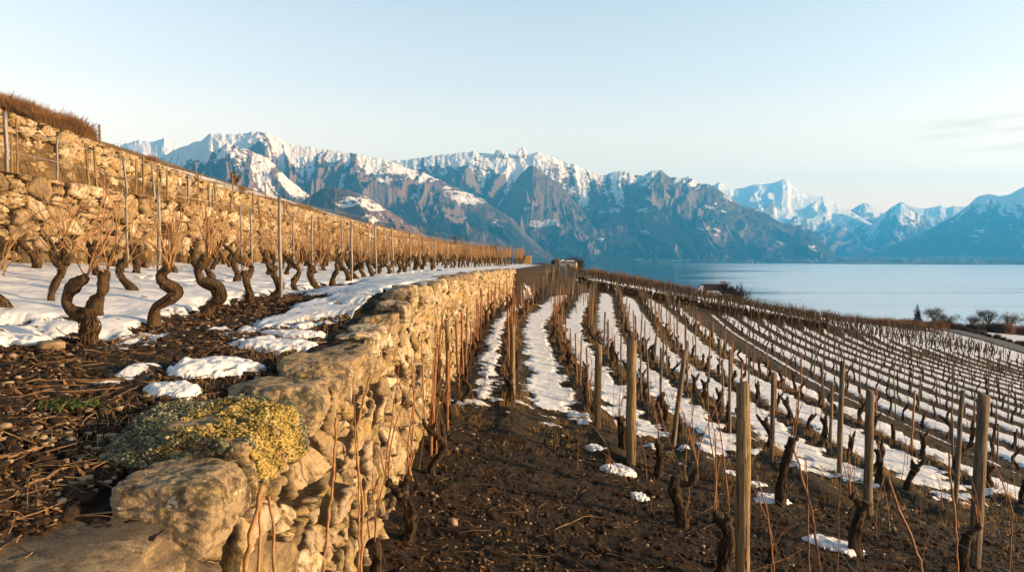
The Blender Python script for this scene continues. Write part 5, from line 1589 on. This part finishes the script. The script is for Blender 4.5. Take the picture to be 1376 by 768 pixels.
# patches of snow left on the soil
def snow_patch(px, py, wx, wy, th, label, seed):
    x0, y0, _ = pix(px, py)
    u = np.linspace(-1.75, 1.75, 76)[:, None]; v = np.linspace(-1.75, 1.75, 76)[None, :]
    x = x0 + u * wx + 0 * v; y = y0 + v * wy + 0 * u
    m = 1 - np.hypot(u, v) + 0.75 * fbm2(x * 3.2 / (wx + wy) * 0.5 + seed, y * 3.2 / (wx + wy) * 0.5, 3, seed) + 0.22 * fbm2(x * 26, y * 26, 4, seed + 1)
    g = np.vectorize(ground)(x, y)
    k = np.clip(m / 0.55, 0, 1)
    z = g + 0.014 + th * (1 - (1 - k) ** 2.4) * (1 + 0.45 * fbm2(x * 11, y * 11, 4, seed + 2)) + 0.008 * fbm2(x * 40, y * 40, 3, seed + 4)
    z = np.where(m < 0, g - 0.07, z)
    P = np.stack([x, y, z], -1)
    tag(link('snow_patch', grid_mesh('snow_patch', P, None, M_SNOW)), label, 'snow patch')
for k, a in enumerate(((293, 499, 0.25, 0.30, 0.06, 'largest snow patch on the terrace soil behind the lichen stone'), (234, 532, 0.17, 0.14, 0.04, 'thin snow patch nearest the lichen stone'),
                      (366, 466, 0.32, 0.22, 0.04, 'flat snow patch on the terrace at the wall edge'), (392, 452, 0.25, 0.14, 0.03, 'narrow snow streak above the flat patch at the wall edge'),
                      (45, 462, 0.30, 0.20, 0.04, 'snow tongue left of the forked vine stock'),
                      (815, 611, 0.24, 0.22, 0.06, 'rounded snow patch, first of three below the second snow strip'), (838, 638, 0.20, 0.18, 0.06, 'rounded snow patch, middle of three in dark lower soil'),
                      (861, 672, 0.11, 0.10, 0.04, 'smallest of three snow patches in dark lower soil'), (1047, 678, 0.28, 0.26, 0.05, 'ragged snow patch right of the thick near post'),
                      (1020, 655, 0.2, 0.10, 0.03, 'thin snow scrap just above the ragged patch'), (1125, 740, 0.38, 0.22, 0.05, 'long snow patch at the bottom below the grey post'),
                      (985, 640, 0.14, 0.1, 0.03, 'small snow scrap left of the thick near post'))):
    snow_patch(*a, seed=500 + k)

# ------------------------------------------------------------------ long shoots in the foreground
def shoot(pts_px, y, r_, label, seed, foot=True, lean=0.0, m=None):
    rr = np.random.default_rng(seed)
    q = []
    n = len(pts_px)
    for i, (a, b) in enumerate(pts_px):
        d = y + lean * (n - 1 - i) / max(1, n - 1) + rr.normal(0, 0.01)
        q.append((at(a, d), d, zat(b, d)))
    if foot:
        x, d, z = q[-1]; g = ground(x, d)
        if z > g: q += [(x + rr.normal(0, .02), d, g + (z - g) * .5), (x + rr.normal(0, .02), d, g - 0.03)]
    q = np.array(q); t = np.linspace(0, 1, 30)
    s_ = np.concatenate([[0], np.cumsum(np.linalg.norm(np.diff(q, axis=0), axis=1))]); s_ /= s_[-1]
    Q = np.stack([np.interp(t, s_, q[:, i]) for i in range(3)], -1)
    for _ in range(2): Q[1:-1] = (Q[:-2] + 2 * Q[1:-1] + Q[2:]) / 4
    Q[1:-1] += rr.normal(0, r_ * 0.35, (28, 3))
    rad = r_ * np.linspace(0.75, 1.15, 30) * (1 + 0.22 * (np.arange(30) % 6 == 0))
    mb = MB(); mb.tube(Q, rad, 8, 0.10, seed)
    tag(mb.build('vine_shoot', m or M_CANE), label, 'vine shoot')
for k, a in enumerate((([(349, 655), (337, 700), (324, 775)], 3.28, 0.012, 'thick golden shoot nearest the camera leaning on the stone wall'),
                      ([(347, 672), (344, 720), (342, 775)], 3.32, 0.008, 'straight shoot just right of the thick golden shoot on the wall'),
                      ([(357, 670), (362, 710), (364, 775)], 3.36, 0.008, 'third shoot of the clump in front of the nearest wall stones'),
                      ([(450, 562), (446, 640), (438, 700), (430, 775)], 4.75, 0.009, 'single long golden shoot rising in front of the middle of the wall'),
                      ([(497, 505), (478, 570), (478, 620), (486, 690), (482, 775)], 5.75, 0.010, 'tall forked golden shoot rising almost to the wall top'),
                      ([(474, 530), (476, 590), (480, 640)], 5.75, 0.007, 'thin side shoot next to the tall forked golden shoot'),
                      ([(520, 560), (540, 590), (556, 608), (545, 650)], 6.9, 0.008, 'crooked shoot zigzagging above the bent stock at the wall foot'),
                      ([(566, 455), (568, 520), (571, 570), (560, 640)], 8.9, 0.010, 'pale long shoot pressed to the wall beside the climbing trunk'),
                      ([(583, 470), (580, 540), (586, 600)], 9.2, 0.009, 'slender shoot hanging at the wall right of the climbing trunk'),
                      ([(552, 480), (556, 540), (552, 610)], 8.4, 0.008, 'thin reddish shoot on the wall left of the climbing trunk'))):
    shoot(*a, seed=600 + k)
for k, a in enumerate((([(1069, 600), (1085, 655), (1098, 700), (1110, 775)], 6.3, 0.010, 'long bright reddish shoot right of the thick near post'),
                      ([(1087, 618), (1089, 645), (1090, 665)], 6.4, 0.006, 'short side shoot beside the long bright reddish shoot'),
                      ([(1199, 644), (1215, 690), (1232, 725), (1250, 775)], 6.2, 0.012, 'thick orange shoot leaning right below the grey post'),
                      ([(1281, 610), (1284, 650), (1292, 705), (1297, 775)], 6.6, 0.010, 'upright reddish shoot with a split tip left of the dark round post'),
                      ([(1337, 615), (1355, 650), (1370, 690)], 8.2, 0.007, 'bending shoot right of the dark round post'),
                      ([(1020, 640), (1036, 690), (1046, 775)], 6.5, 0.007, 'thin reddish shoot close to the right side of the thick near post'),
                      ([(953, 520), (955, 580), (962, 620), (968, 690)], 8.9, 0.007, 'upright reddish shoot left of the thick near post'),
                      ([(960, 530), (972, 590), (978, 640), (984, 690)], 8.8, 0.007, 'wavy reddish shoot between post and crooked stock'),
                      ([(935, 545), (925, 600), (922, 640), (930, 660)], 8.7, 0.006, 'curved shoot rising from the crooked vine stock'),
                      ([(885, 540), (895, 580), (912, 620), (918, 636)], 9.6, 0.006, 'long arched shoot right of the tall split post'),
                      ([(1003, 600), (1010, 660), (1008, 700)], 6.7, 0.006, 'thin shoot crossing the foot of the thick near post'))):
    shoot(*a, seed=640 + k, m=M_CANE_RED)

# many thin canes standing in the dark soil between the near posts
sh_r = np.random.default_rng(313)
SHM = []
for i in range(6):
    mb = MB(); q = curve_pts((0, 0, -.04), (sh_r.normal(0, .12), sh_r.normal(0, .12), 1), sh_r.uniform(.55, 1.0), 12, (sh_r.normal(0, .5), sh_r.normal(0, .5), 0), sh_r, .05)
    mb.tube(q, 0.0048 * np.linspace(1.2, .5, 12) * (1 + .2 * (np.arange(12) % 3 == 0)), 6, .1, i)
    SHM.append(mb.data('vine_shoot', M_CANE_RED))
for k in range(46):
    y = sh_r.uniform(7.4, 13.5); row = sh_r.choice([1.45, 2.8, 4.35, 6.1, 8.15]); x = row + sh_r.normal(0, .22)
    o = link('vine_shoot', SHM[k % 6], None, (x, y, ground(x, y)), sh_r.uniform(0, 6.28))
    tag(o, 'thin reddish cane rising from the dark soil among the near posts', 'vine shoot', 'thin canes among the near posts')
